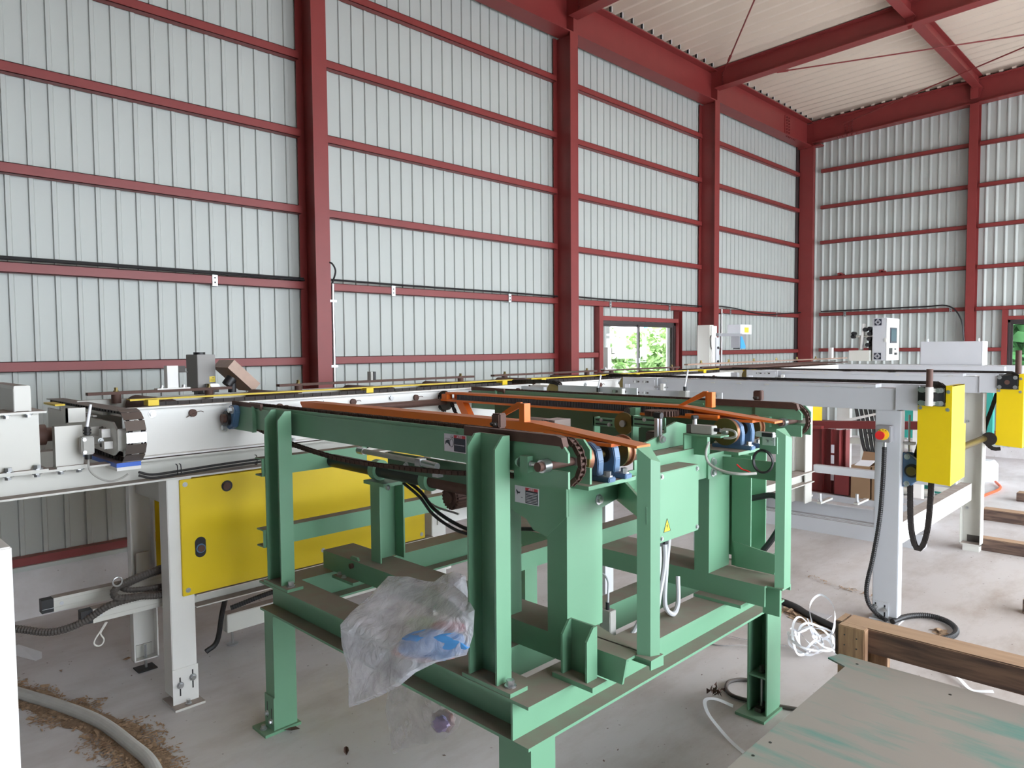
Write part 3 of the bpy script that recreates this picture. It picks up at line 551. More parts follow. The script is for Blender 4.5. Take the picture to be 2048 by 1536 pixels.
# chain dogs riding on the chains
for x_, y_ in ((-1.512, 1.492), (-1.42, 2.985)):
    o = obj('chain_dog', B().box(x_-.034, x_, y_-.016, y_+.014, 1.362, 1.405).box(x_-.008, x_+.003, y_-.016, y_+.015, 1.362, 1.407), 'rust', G, bev=.004); bolts(o, [(x_-.026, y_-.016, 1.374), (x_-.013, y_-.016, 1.374)], '-y', .005, .008, 'grime')
# shaft joining both rails at the back end
obj('line_shaft', B().cyl((-3.235, 1.45, 1.288), (-3.235, 3.1, 1.288), .019, 16), 'rust', G, smooth_=True)
sp = obj('sprocket', B().cyl((-3.235, 2.72, 1.288), (-3.235, 2.735, 1.288), .052, 20), 'grime', G)
chain('sprocket_chain', G, [(-3.25+.055*math.sin(a), 2.728, 1.288+.055*math.cos(a)) for a in [i*.35 for i in range(-9, 5)]]+[(-3.13, 2.728, 1.20), (-3.0, 2.728, 1.10)], (0, 1, 0), .017, .016, .014)
# orange arms
def arm(y0, rack):
    y1 = y0+.07; ym = (y0+y1)/2; L0 = -3.19
    a = obj('lift_arm', B().add([(L0, y0, 1.336), (-1.65, y0, 1.336), (-1.65, y1, 1.336), (L0+.03, y1, 1.336), (L0, y0, 1.347), (-1.65, y0, 1.347), (-1.65, y1, 1.347), (L0+.03, y1, 1.347)], [(3,2,1,0),(4,5,6,7),(0,1,5,4),(1,2,6,5),(2,3,7,6),(3,0,4,7)])
        .add([(-1.65, y0, 1.336), (-1.225, y0, 1.298), (-1.225, y1, 1.298), (-1.65, y1, 1.336), (-1.65, y0, 1.347), (-1.225, y0, 1.306), (-1.225, y1, 1.306), (-1.65, y1, 1.347)], [(3,2,1,0),(4,5,6,7),(0,1,5,4),(1,2,6,5),(2,3,7,6),(3,0,4,7)])
        .prism([(L0+.03, 1.308), (-1.32, 1.308), (-1.65, 1.336), (L0+.03, 1.336)], 'y', ym+.005 if rack else y0+.012, ym+.013 if rack else y0+.022), 'orange', G)
    if not rack: obj('arm_fascia', B().prism([(L0+.02, 1.315), (-1.35, 1.305), (-1.65, 1.336), (L0, 1.336)], 'y', y0+.001, y0+.009), 'orange', a)
    obj('arm_flange', B().add([(L0-.03, y0-.012, 1.296), (-1.31, y0-.012, 1.296), (-1.31, y1, 1.296), (L0-.03, y1, 1.296), (L0-.03, y0-.012, 1.306), (-1.31, y0-.012, 1.306), (-1.30, y1, 1.306), (L0-.03, y1, 1.306)], [(3,2,1,0),(4,5,6,7),(0,1,5,4),(1,2,6,5),(2,3,7,6),(3,0,4,7)]), 'orange', a)
    xs = -1.70 if not rack else -1.51
    obj('stop_bracket', B().box(xs-.006, xs+.018, y0-.002, y0+.028, 1.347, 1.410).prism([(xs-.15, 1.347), (xs-.125, 1.347), (xs-.02, 1.393), (xs-.02, 1.347), (xs-.012, 1.347), (xs-.012, 1.412), (xs-.03, 1.412)], 'y', y0+.012, y0+.022), 'orange', a)
    if rack:
        obj('rack_bar', B().box(-3.10, -1.60, y0+.022, ym+.005, 1.306, 1.336), 'black', a)
        tb = B(); x = -3.095
        while x < -1.61: tb.box(x, x+.0048, y0+.004, y0+.022, 1.307, 1.3355); x += .0098
        obj('rack_teeth', tb, 'tooth', a, kind='stuff')
        obj('end_block', B().box(-3.21, -3.165, y0-.012, y0+.03, 1.306, 1.336), 'orange', a); obj('rack_stop', B().box(-1.625, -1.60, y0+.006, y0+.024, 1.306, 1.336), 'grime', a)
        obj('drop_arm', B().add([(-3.10, y0, 1.296), (-3.04, y0, 1.296), (-2.95, y0, 1.17), (-3.01, y0, 1.17), (-3.10, y0+.04, 1.296), (-3.04, y0+.04, 1.296), (-2.95, y0+.04, 1.17), (-3.01, y0+.04, 1.17)], [(0,1,2,3),(7,6,5,4),(0,4,5,1),(1,5,6,2),(2,6,7,3),(3,7,4,0)]), 'orange', a)
        obj('side_plate', B().box(-1.60, -1.45, y0-.03, y0-.012, 1.306, 1.318), 'orange', a)
    else: obj('drop_arm', B().box(-3.0, -2.95, y0+.02, y0+.05, 1.2, 1.296), 'orange', a)
    return a
arm(1.765, False); arm(2.685, True)
# pinion gear for the rack, guide roller and brackets
gb = B(); n = 34; gx, gy = -1.70, 2.635
for i in range(n):
    t = 2*math.pi*i/n; gb.obox((gx+.067*math.cos(t), gy+.067*math.sin(t), 1.317), (.006*math.cos(t), .006*math.sin(t), 0), (-.0032*math.sin(t), .0032*math.cos(t), 0), (0, 0, .011))
gb.cyl((gx, gy, 1.306), (gx, gy, 1.328), .062, 40); obj('pinion_gear', gb, 'rust', G)
gr = obj('guide_roller', B().cyl((-1.885, 2.64, 1.31), (-1.885, 2.675, 1.31), .018, 20), 'grime', G, smooth_=True); bolts(gr, [(-1.885, 2.64, 1.31)], '-y', .007, .006, 'grime')
obj('roller_bracket', B().box(-1.87, -1.84, 2.64, 2.68, 1.24, 1.33), 'greenn', G)
dk = obj('guide_disc', B().cyl((-1.728, 2.395, 1.288), (-1.728, 2.402, 1.288), .046, 40), 'brass', G, smooth_=True); obj('hub_cap', B().cyl((-1.728, 2.385, 1.288), (-1.728, 2.395, 1.288), .014, 20), 'steel', dk, smooth_=True)
def slotbr(x0, x1, y_, z0, z1):
    o = obj('slotted_bracket', B().box(x0, x1, y_, y_+.006, z0, z1).box(x0, x0+.008, y_, y_+.04, z0-.08, z1), 'dgreen', G); o.data.materials[0] = MT['greenn']
    for zz in (z0+(z1-z0)*.27, z0+(z1-z0)*.73): obj('slot', B().box(x0+.015, x1-.012, y_-.0008, y_, zz-.003, zz+.003), 'black', o); bolts(o, [(x0+(x1-x0)*(.4 if zz > (z0+z1)/2 else .75), y_-.0008, zz)], '-y', .006, .006)
    return o
slotbr(-1.672, -1.515, 2.37, 1.283, 1.325); slotbr(-1.905, -1.79, 2.42, 1.265, 1.302)
obj('motor_bracket', B().prism([(1.98, 1.222), (2.44, 1.222), (2.44, 1.30), (2.37, 1.315), (2.30, 1.30), (2.30, 1.28), (1.98, 1.222)], 'x', -1.475, -1.465), 'greenn', G)
# plate behind the rollers, gear motor and hand lever
obj('back_plate', B().box(-2.9, -1.5, 2.80, 2.808, 1.12, 1.29), 'dgreen', G)
gm = obj('gear_motor', B().cyl((-2.14, 2.25, 1.255), (-1.98, 2.25, 1.255), .048, 24), 'motor', G, smooth_=True)
b = B()
for i in range(7): b.box(-2.0+.011*i, -1.994+.011*i, 2.20, 2.30, 1.215, 1.303)
b.box(-2.0, -1.935, 2.205, 2.295, 1.22, 1.295)
obj('cooling_fins', b, 'motor', gm)
obj('gear_housing', B().box(-1.60, -1.49, 2.36, 2.44, 1.10, 1.27), 'grime', G, bev=.006); obj('motor_body', B().cyl((-1.545, 2.34, 1.02), (-1.545, 2.34, 1.17), .042, 20), 'blue', G, smooth_=True)
lv = obj('hand_lever', B().box(-1.478, -1.466, 2.24, 2.252, 1.262, 1.345).box(-1.458, -1.452, 2.24, 2.252, 1.262, 1.345), 'steel', G); obj('lever_knob', B().cyl((-1.48, 2.246, 1.348), (-1.45, 2.246, 1.348), .012, 12), 'black', lv, smooth_=True); bolts(lv, [(-1.45, 2.246, 1.262)], 'x', .011, .012)
# limit switches
ls = obj('limit_switch', B().box(-1.375, -1.29, 2.32, 2.36, 1.283, 1.314), 'ghose', G, bev=.002); obj('switch_cap', B().box(-1.392, -1.375, 2.32, 2.36, 1.283, 1.314), 'grime', ls); obj('switch_head', B().cyl((-1.37, 2.34, 1.314), (-1.37, 2.34, 1.335), .008, 10), 'steel', ls); obj('switch_roller', B().cyl((-1.375, 2.33, 1.34), (-1.365, 2.35, 1.34), .009, 10), 'black', ls)
obj('cable_gland', B().cyl((-1.29, 2.34, 1.30), (-1.268, 2.34, 1.30), .007, 10), 'black', ls)
obj('switch_bracket', B().box(-1.40, -1.25, 2.31, 2.37, 1.276, 1.282).box(-1.40, -1.33, 2.36, 2.366, 1.20, 1.276).box(-1.40, -1.395, 2.31, 2.366, 1.20, 1.276), 'greenn', G)
tubeobj('switch_cable', [(-1.268, 2.34, 1.30), (-1.24, 2.34, 1.305), (-1.21, 2.335, 1.30), (-1.205, 2.335, 1.285), (-1.225, 2.335, 1.276), (-1.25, 2.335, 1.275)], .0045, 'ghose', ls)
tubeobj('switch_cable', [(-1.33, 2.37, 1.25), (-1.33, 2.35, 1.21), (-1.31, 2.34, 1.175), (-1.26, 2.34, 1.155), (-1.20, 2.35, 1.15), (-1.16, 2.40, 1.15)], .005, 'ghose', G)
ss = obj('sensor_block', B().box(-1.185, -1.12, 2.44, 2.465, 1.275, 1.293), 'steel', G, bev=.002); obj('sensor_face', B().box(-1.16, -1.122, 2.4385, 2.44, 1.277, 1.291), 'black', ss); obj('sensor_mount', B().box(-1.165, -1.12, 2.455, 2.462, 1.245, 1.275), 'steel', ss); obj('sensor_bracket', B().box(-1.18, -1.115, 2.465, 2.47, 1.215, 1.275), 'greenn', ss)
bolts(ss, [(-1.15, 2.455, 1.26), (-1.13, 2.455, 1.26)], '-y', .006, .006)
cl = []
for i in range(60):
    a = i*.42; cl.append((-1.165+.036*math.cos(a), 2.46+.004*math.sin(i*.9), 1.185+.040*math.sin(a)))
tubeobj('coiled_cable', cl, .0042, 'rubber', G, n=6)
tubeobj('wire_end', [(-1.26, 2.45, 1.165), (-1.24, 2.45, 1.15), (-1.22, 2.45, 1.146), (-1.20, 2.45, 1.138)], .003, 'redplastic', G)
# junction box
J = obj('junction_box', B().box(-1.384, -1.30, 2.003, 2.250, .952, 1.186), 'green', G, bev=.002); bolts(J, [(-1.30, 2.015, 1.172), (-1.30, 2.238, 1.172), (-1.30, 2.015, .966), (-1.30, 2.238, .966)], 'x', .006, .005)
tri = B().prism([(2.026, .985), (2.066, .985), (2.046, 1.028)], 'x', -1.300, -1.2990); ws = obj('warning_triangle', tri, 'labely', J)
tri = B().prism([(2.049, 1.016), (2.041, 1.003), (2.046, 1.003), (2.043, .990), (2.052, 1.005), (2.047, 1.005)], 'x', -1.2990, -1.2985); obj('bolt_symbol', tri, 'black', ws)
b = B(); 
for p, q in (((2.026, .985), (2.066, .985)), ((2.066, .985), (2.046, 1.028)), ((2.046, 1.028), (2.026, .985))): b.cyl((-1.299, *p), (-1.299, *q), .0009, 6)
obj('triangle_border', b, 'black', ws)
for i, (yy, e) in enumerate(((2.035, (-1.40, 1.98, .62)), (2.065, (-1.38, 2.02, .60)), (2.10, (-1.36, 2.02, .58)))):
    obj('cable_gland', B().cyl((-1.345, yy, .925), (-1.345, yy, .955), .014, 12), 'black', J)
    tubeobj('grey_conduit', [(-1.345, yy, .94), (-1.345, yy+.005, .87), (-1.35, yy-.01, .78), e, (e[0]-.04, e[1]-.12, .60)], .0085, 'pipegrey', J)
tubeobj('grey_conduit', [(-1.345, 2.13, .94), (-1.35, 2.12, .82), (-1.36, 2.13, .70), (-1.37, 2.20, .645), (-1.40, 2.28, .66), (-1.42, 2.31, .745)], .0085, 'pipegrey', J)
# warning labels on the green steel
def warn(x0, y_, z0, wd, ht, txt, par, textlines):
    L = obj('warning_label', B().box(x0, x0+wd, y_-.0008, y_, z0, z0+ht), 'labelw', par, label='white, red and navy warning sticker')
    obj('red_header', B().box(x0+wd*.45, x0+wd*.96, y_-.0014, y_-.0008, z0+ht*.80, z0+ht*.96), 'labelr', L); obj('navy_panel', B().box(x0+wd*.45, x0+wd*.96, y_-.0014, y_-.0008, z0+ht*.05, z0+ht*.80), 'labeln', L)
    obj('lettering', text('lettering', txt, ht*.17, 'labelw', L, (x0+wd*.70, y_-.0016, z0+ht*.875), 'y').data and B().box(0,0,0,0,0,0), 'labelw', L) if 0 else text('lettering', txt, ht*.16, 'labelw', L, (x0+wd*.70, y_-.0016, z0+ht*.875), 'y')
    b = B(); rnd = random.Random(5)
    for zz in textlines:
        x = x0+wd*.48
        while x < x0+wd*(.93 if len(textlines) > 1 else .90): s = wd*.012*rnd.uniform(.6, 1.5); b.box(x, x+s, y_-.0018, y_-.0014, z0+ht*(zz-.022), z0+ht*(zz+.022)); x += s+wd*.009
    obj('small_print', b, 'labelw', L, kind='stuff'); return L
L1 = warn(-1.745, 1.462, 1.276, .105, .056, '\u25b2\u8b66\u544a', r1, [.42])
def P1(u, v): return (-1.745+.105*u, 1.276+.056*v)
b = B(); cx, cz = P1(.34, .5)
for i in range(20):
    a, c = 2*math.pi*i/20, 2*math.pi*(i+1)/20; b.cyl((cx+.0085*math.cos(a), 1.461, cz+.0125*math.sin(a)), (cx+.0085*math.cos(c), 1.461, cz+.0125*math.sin(c)), .0009, 5)
b.prism([P1(.06, .38), P1(.07, .58), P1(.16, .66), P1(.25, .66), P1(.23, .55), P1(.27, .30), P1(.21, .42), P1(.12, .50)], 'y', 1.4605, 1.4612)
b.cyl((P1(.05, .73)[0], 1.461, P1(.05, .73)[1]), (P1(.28, .73)[0], 1.461, P1(.28, .71)[1]), .0006, 5)
for p, q in (((.31, .76), (.33, .92)), ((.35, .78), (.41, .86)), ((.37, .78), (.42, .78))): b.cyl((P1(*p)[0], 1.461, P1(*p)[1]), (P1(*q)[0], 1.461, P1(*q)[1]), .0009, 5)
obj('pictogram', b, 'labeln', L1)
L2 = warn(-1.598, 1.630, 1.108, .103, .054, '\u25b2\u8b66\u544a', M1, [.68, .60, .50, .41, .31, .22, .13])
def P2(u, v): return (-1.598+.103*u, 1.108+.054*v)
obj('pictogram', B().prism([P2(.05, .74), P2(.08, .76), P2(.14, .64), P2(.24, .66), P2(.19, .54), P2(.13, .56), P2(.11, .46), P2(.09, .58)], 'y', 1.6285, 1.6292).prism([P2(.27, .36), P2(.34, .34), P2(.33, .32), P2(.28, .32)], 'y', 1.6285, 1.6292), 'labeln', L2)
# pipes, clamps and pinion under the near rail
ph = obj('torque_tube', B().cyl((-2.88, 1.70, 1.107), (-1.5, 1.70, 1.10), .027, 24), 'grime', G, smooth_=True); ph.data.materials[0] = MT['rust']
obj('tube_sleeve', B().cyl((-2.86, 1.70, 1.107), (-2.12, 1.70, 1.103), .0285, 24), 'black', ph, smooth_=True)
for x_ in (-2.45, -2.12): obj('tube_clamp', B().cyl((x_-.018, 1.70, 1.105), (x_+.018, 1.70, 1.105), .042, 28), 'greenn', ph, smooth_=True)
obj('clamp_saddle', B().box(-2.50, -2.36, 1.66, 1.75, 1.048, 1.062), 'greenn', ph); bolts(ph, [(-2.34, 1.67, 1.05)], '-y', .008, .01)
gb = B()
for i in range(22):
    t = 2*math.pi*i/22; gb.obox((-2.035+.042*math.cos(t), 1.78, 1.045+.042*math.sin(t)), (0, .05, 0), (.006*math.cos(t), 0, .006*math.sin(t)), (-.0035*math.sin(t), 0, .0035*math.cos(t)))
gb.cyl((-2.035, 1.725, 1.045), (-2.035, 1.835, 1.045), .039, 28); pg = obj('pinion_gear', gb, 'rust', G); obj('gear_hub', B().cyl((-2.035, 1.715, 1.045), (-2.035, 1.725, 1.045), .021, 16), 'rust', pg, smooth_=True)
tubeobj('black_hose', [(-2.30, 1.72, 1.08), (-2.2, 1.72, 1.045), (-2.12, 1.72, .99), (-2.0, 1.72, .955), (-1.9, 1.73, .945), (-1.7, 1.75, .98), (-1.5, 1.75, 1.01)], .007, 'rubber', G)
tubeobj('black_hose', [(-2.28, 1.70, 1.07), (-2.18, 1.70, 1.03), (-2.1, 1.70, .975), (-1.98, 1.70, .94), (-1.88, 1.71, .93)], .006, 'rubber', G)
tubeobj('air_tube', [(-2.27, 1.74, 1.07), (-2.22, 1.74, 1.03), (-2.14, 1.74, .995), (-2.0, 1.74, .985)], .004, 'ghose', G)
ac = obj('air_cylinder', B().cyl((-2.40, 1.60, 1.196), (-2.05, 1.60, 1.192), .010, 12), 'ghose', G, smooth_=True); obj('cylinder_fitting', B().box(-2.06, -2.03, 1.585, 1.615, 1.178, 1.205), 'steel', ac)
obj('valve_bracket', B().box(-2.3, -1.7, 1.64, 1.65, 1.13, 1.20), 'dgreen', G); obj('rod_end', B().cyl((-2.44, 1.60, 1.197), (-2.40, 1.60, 1.196), .014, 12), 'steel', ac); obj('air_fitting', B().cyl((-2.03, 1.60, 1.19), (-1.95, 1.60, 1.185), .013, 12).box(-1.96, -1.93, 1.585, 1.61, 1.15, 1.175), 'steel', ac, kind='stuff'); bolts(G, [(-2.18, 1.64, 1.16)], '-y', .009, .01)
# clevis on the left base beam
cv = obj('clevis_plate', B().box(-2.66, -2.50, 1.60, 1.66, .634, .645), 'green', G); obj('clevis_ear', B().prism([(-2.59, .645), (-2.51, .645), (-2.51, .71), (-2.53, .735), (-2.57, .735), (-2.59, .715)], 'y', 1.64, 1.65), 'greenn', cv); obj('clevis_pin', B().cyl((-2.55, 1.62, .70), (-2.55, 1.67, .70), .011, 14), 'rust', cv, smooth_=True); bolts(cv, [(-2.64, 1.625, .645), (-2.59, 1.615, .645)], 'z', .008, .01)
# guide bracket near the corner
ub = obj('guide_channel', B().box(-1.375, -1.225, 1.552, 1.62, .634, .648), 'green', G)
for x_ in (-1.352, -1.262): obj('channel_side', B().prism([(1.565, .648), (1.612, .648), (1.612, .80), (1.595, .80), (1.565, .765)], 'x', x_, x_+.007), 'greenn', ub)
obj('channel_back', B().box(-1.345, -1.262, 1.605, 1.612, .648, .80), 'greenn', ub)
# photo switch standing inside
sw = obj('photo_switch', B().box(-1.50, -1.455, 1.94, 1.975, .60, .70), 'pipegrey', G, bev=.002); sw.data.materials[0] = MT['carton']; sw.data.materials[0] = MT['ghose']
tubeobj('switch_cable', [(-1.478, 1.957, .70), (-1.478, 1.96, .76), (-1.49, 1.975, .79), (-1.52, 1.98, .81), (-1.6, 1.97, .80)], .004, 'pipegrey', sw); obj('cable_gland', B().cyl((-1.478, 1.957, .70), (-1.478, 1.957, .725), .007, 10), 'black', sw)
obj('slotted_plate', B().box(-1.605, -1.598, 1.96, 2.06, .56, .69), 'greenn', G)
tubeobj('power_hose', [(-1.35, 2.75, .98), (-1.25, 2.76, 1.0), (-1.22, 2.75, .92), (-1.25, 2.74, .84), (-1.30, 2.72, .76)], .012, 'rubber', G)
# ================================================================ LONG BEAM CONVEYOR ALONG THE LEFT WALL
W = thing('long_roller_conveyor', 'long off-white roller conveyor running beside the left wall, with yellow side panel', 'conveyor', (-3.6, 3.5, 0))
X0 = -3.3
lc = obj('lower_channel', B().beam('y', .555, 6.3, -3.36, -3.28, 1.03, 1.132, .008, .006, '0'), 'cream', W)
obj('lower_channel', B().beam('y', .555, 6.3, -3.98, -3.90, 1.03, 1.132, .008, .006, '1'), 'cream', W)
mods = ((1.0, 3.50), (3.56, 6.28))
for ya, yb in mods:
    s = obj('side_plate', B().box(-3.306, -3.298, ya, yb, 1.14, 1.352).box(-3.306, -3.262, ya, yb, 1.140, 1.147).box(-3.306, -3.262, ya+.02, yb, 1.352, 1.358), 'white', W)
    obj('side_plate', B().box(-3.95, -3.942, ya, yb, 1.14, 1.352).box(-3.95, -3.99, ya, yb, 1.352, 1.358), 'cream', W)
    ys = ya+.12
    i = 0
    while ys < yb-.15:
        bolts(s, [(-3.298, ys, 1.325)], 'x', .012, .008)
        c = obj('cotter_pin', B().cyl((-3.298, ys+.17, 1.318), (-3.284, ys+.17, 1.318), .017, 16), 'rust', s); tubeobj('split_pin', [(-3.286, ys+.14, 1.30), (-3.284, ys+.165, 1.315), (-3.284, ys+.20, 1.325), (-3.284, ys+.215, 1.32)], .0018, 'rust', c, n=5)
        ys += .42
    ys = ya+.05
    while ys < yb: bolts(s, [(-3.28, ys, 1.147)], 'z', .012, .014); bolts(s, [(-3.28, ys, 1.03*0+1.124)], '-z', .011, .012); ys += .72
    # transport chain and its guides, yellow covers
    chain('transport_chain', W, [(-3.36, ya+.15, 1.362), (-3.36, yb-.1, 1.362)], (1, 0, 0), .026, .030, .02, n=1)
    obj('chain_track', B().box(-3.385, -3.335, ya+.1, yb-.05, 1.34, 1.351), 'white', W)
    ys = ya+.35; k = 0
    obj('yellow_cover', B().box(-3.43, -3.385, ya+.06, yb-.06, 1.384, 1.388).box(-3.388, -3.384, ya+.06, yb-.06, 1.380, 1.388), 'ycover', W)
    for ys in (ya+.12, ya+1.25, ya+2.3): obj('cover_bracket', B().box(-3.40, -3.342, ys, ys+.045, 1.358, 1.384), 'yellow', W)
    for ys in [ya+.25+.62*j for j in range(5)]:
        if ys < yb-.1:
            rl = obj('roller', B().cyl((-3.90, ys, 1.325), (-3.45, ys, 1.325), .052, 22), 'rust', W, smooth_=True); obj('roller_axle', B().cyl((-3.945, ys, 1.325), (-3.31, ys, 1.325), .014, 10), 'steel', rl)
for k, (ya, yb) in enumerate(((1.03, 1.74), (2.02, 3.55), (3.75, 5.0), (5.1, 6.35))):
    g = obj('guide_bar', B().box(-3.925, -3.885, ya, yb, 1.384, 1.398), 'rust', W)
    for ys in (ya+.13, yb-.12): obj('spacer', B().cyl((-3.905, ys, 1.34), (-3.905, ys, 1.384), .022, 14), 'rust', g, smooth_=True); bolts(g, [(-3.905, ys, 1.398)], 'z', .009, .02, 'brass')
def leg(x0, x1, y0, y1, zt, par, side=1):
    l = obj('leg', B().beam('z', .02, zt, x0, x1, y0, y1, .006, .006, '0' if side else '1', flip=False), 'white', par)
    obj('foot_plate', B().box(x0-.005, x1+.05, y0-.01, y1+.01, 0, .010), 'cream', l); obj('foot_bracket', B().box(x1, x1+.004, y0, y1, .01, .165), 'white', l)
    for yy, zz in ((y0+.03, .10), (y1-.03, .115)): obj('slot', B().box(x1+.004, x1+.0046, yy-.004, yy+.004, zz-.05, zz+.035), 'black', l); bolts(l, [(x1+.005, yy, zz)], 'x', .010, .014)
    bolts(l, [(x1+.03, (y0+y1)/2, .01)], 'z', .008, .016); return l
def leg2(x0, x1, y0, y1, zt, par):
    l = obj('leg', B().box(x0, x1, y0, y1, .04, zt), 'white', par, bev=.003); obj('foot_plate', B().box(x0-.005, x1+.055, y0-.012, y1+.012, 0, .010), 'cream', l); obj('foot_bracket', B().box(x1, x1+.004, y0-.002, y1+.003, .01, .17), 'white', l)
    for yy, zz in ((y0+.03, .095), (y1-.022, .115)): obj('slot', B().box(x1+.004, x1+.0046, yy-.003, yy+.003, zz-.05, zz+.035), 'black', l); bolts(l, [(x1+.005, yy, zz)], 'x', .011, .014)
    bolts(l, [(x1+.03, (y0+y1)/2, .01)], 'z', .009, .02); return l
for yy in (1.17, 2.66, 4.1, 5.6):
    leg2(-3.40, -3.30, yy, yy+.108, 1.03, W)
    l = obj('leg', B().beam('z', .05, 1.03, -3.85, -3.80, yy, yy+.115, .006, .006, '0', flip=False).box(-3.85, -3.80, yy, yy+.115, .05, .056), 'white', W)
    l.data.materials[0] = MT['white']; obj('foot_bracket', B().box(-3.843, -3.838, yy+.02, yy+.095, .06, .12), 'cream', l); obj('jack_bolt', B().cyl((-3.82, yy+.058, 0), (-3.82, yy+.058, .12), .007, 8), 'steel', l); obj('rubber_pad', B().box(-3.86, -3.78, yy+.01, yy+.10, 0, .006), 'black', l)
    obj('cross_member', B().box(-3.80, -3.40, yy+.03, yy+.08, .90, 1.0), 'cream', W)
obj('lower_rail', B().beam('y', 1.28, 2.66, -3.35, -3.285, .43, .49, .006, .006, '0'), 'cream', W)
yp = obj('side_panel', B().box(-3.300, -3.288, 1.222, 2.60, .495, 1.022), 'yellow', W, label='large yellow guard panel', bev=.002)
bolts(yp, [(-3.288, 1.245, 1.0), (-3.288, 1.245, .52), (-3.288, 2.575, .52), (-3.288, 2.575, .79), (-3.288, 1.93, .56)], 'x', .008, .004)
obj('round_opening', B().cyl((-3.2882, 1.435, .967), (-3.287, 1.435, .967), .026, 28), 'black', yp); obj('shaft_end', B().cyl((-3.288, 1.433, .967), (-3.282, 1.433, .967), .018, 24), 'rust', yp, smooth_=True)
b = B(); pts = []
for i in range(24):
    a = 2*math.pi*i/24; pts.append((1.305+.025*math.cos(a), .705+.022*(1 if math.sin(a) > 0 else -1)+.025*math.sin(a)))
obj('slotted_opening', B().prism(pts, 'x', -3.2882, -3.287), 'black', yp); t_ = obj('shaft_end', B().cyl((-3.288, 1.305, .70), (-3.281, 1.305, .70), .021, 24), 'blue', yp, smooth_=True); obj('shaft_end', B().cyl((-3.281, 1.305, .70), (-3.276, 1.305, .70), .016, 24), 'rust', yp, smooth_=True)
obj('far_panel', B().box(-3.84, -3.835, 1.3, 2.6, .5, 1.02), 'yellow', W)
obj('side_panel', B().box(-3.300, -3.288, 7.8, 8.45, .60, 1.02), 'yellow', W)
# stub frames at the near end
sf = obj('end_frame', B().beam('y', .565, .70, -3.50, -3.30, 1.14, 1.36, .006, .006, '1').box(-3.50, -3.27, .56, .72, 1.132, 1.140).box(-3.50, -3.265, .56, .72, 1.36, 1.368), 'cream', W)
bolts(sf, [(-3.28, .59, 1.14), (-3.28, .685, 1.14)], 'z', .013, .018); bolts(sf, [(-3.28, .59, 1.36), (-3.28, .66, 1.36)], '-z', .011, .014); bolts(sf, [(-3.29, .59, 1.124), (-3.29, .685, 1.124), (-3.29, .765, 1.124), (-3.29, .83, 1.124)], '-z', .012, .014)
obj('hat_channel', B().prism([(.62, 1.368), (.628, 1.368), (.628, 1.46), (.67, 1.46), (.67, 1.368), (.678, 1.368), (.678, 1.455), (.672, 1.468), (.626, 1.468), (.62, 1.455)], 'x', -3.75, -3.306).box(-3.308, -3.302, .622, .676, 1.37, 1.466), 'cream', sf)
obj('end_frame', B().box(-3.34, -3.30, .752, .757, 1.14, 1.30).box(-3.304, -3.30, .757, .85, 1.14, 1.30).box(-3.34, -3.28, .75, .86, 1.132, 1.14), 'cream', W)
obj('drive_shaft', B().cyl((-3.42, .66, 1.26), (-3.42, .78, 1.26), .028, 20).cyl((-3.42, .70, 1.26), (-3.42, .745, 1.26), .042, 20), 'rust', W, smooth_=True)
# slat conveyor lying across the near end
SC = thing('slat_conveyor', 'short crosswise conveyor with dark steel slats curling round its end, at the left', 'conveyor', (-3.75, .98, 1.14))
yc0, yc1 = .965, 1.042; zc, rr = 1.245, .098
def slat_at(p, t, m='slat', nm='slat'):
    t = Vector(t).normalized(); nn = Vector((t.z, 0, -t.x)); 
    if nn.dot(Vector(p)-Vector((-3.25, p[1], zc))) < 0: nn = -nn
    obj(nm, B().obox(p, t*.0215, (0, (yc1-yc0)/2, 0), nn*.0015), m, SC)
x = -4.35; i = 0
while x < -3.255: slat_at((x, (yc0+yc1)/2, zc+rr+.008), (1, 0, 0)); x += .0455
for i in range(7):
    a = math.radians(78-i*25.7); slat_at((-3.25+(rr+.012)*math.cos(a), (yc0+yc1)/2, zc+(rr+.012)*math.sin(a)), (-math.sin(a), 0, math.cos(a)), 'slatpale' if i == 3 else 'slat')
x = -3.26
while x > -4.3: slat_at((x, (yc0+yc1)/2, zc-rr-.008), (1, 0, 0)); x -= .0455
arc = [(-3.25+rr*math.sin(a), yc0+.02, zc+rr*math.cos(a)) for a in [i*math.pi/10 for i in range(11)]]
for dy in (0, .05): chain('slat_chain', SC, [(p[0], p[1]+dy, p[2]) for p in [(-4.35, yc0+.02, zc+rr), (-3.6, yc0+.02, zc+rr)]+arc+[(-3.6, yc0+.02, zc-rr), (-4.3, yc0+.02, zc-rr)]], (0, 1, 0), .02, .014, .014)
fr = obj('side_frame', B().prism([(-4.3, 1.195), (-3.27, 1.165), (-3.215, 1.19), (-3.215, 1.27), (-3.27, 1.305), (-4.3, 1.31)], 'y', yc0-.012, yc0-.004), 'cream', SC)
obj('side_frame', B().prism([(-4.3, 1.195), (-3.27, 1.165), (-3.215, 1.19), (-3.215, 1.27), (-3.27, 1.305), (-4.3, 1.31)], 'y', yc1+.004, yc1+.012), 'cream', SC)
obj('end_cap', B().box(-3.222, -3.205, yc0-.012, yc1+.0, 1.19, 1.28), 'cream', SC, bev=.003); obj('slide_rail', B().box(-4.2, -3.45, yc0+.005, yc1-.005, 1.322, 1.336), 'cream', SC); obj('slide_rail', B().box(-3.95, -3.5, yc0-.02, yc0-.005, 1.312, 1.32), 'cream', SC)
bolts(fr, [(-3.40, yc0-.012, 1.265), (-3.36, yc0-.012, 1.262), (-3.40, yc0-.012, 1.20), (-3.36, yc0-.012, 1.195)], '-y', .010, .012, 'grime')
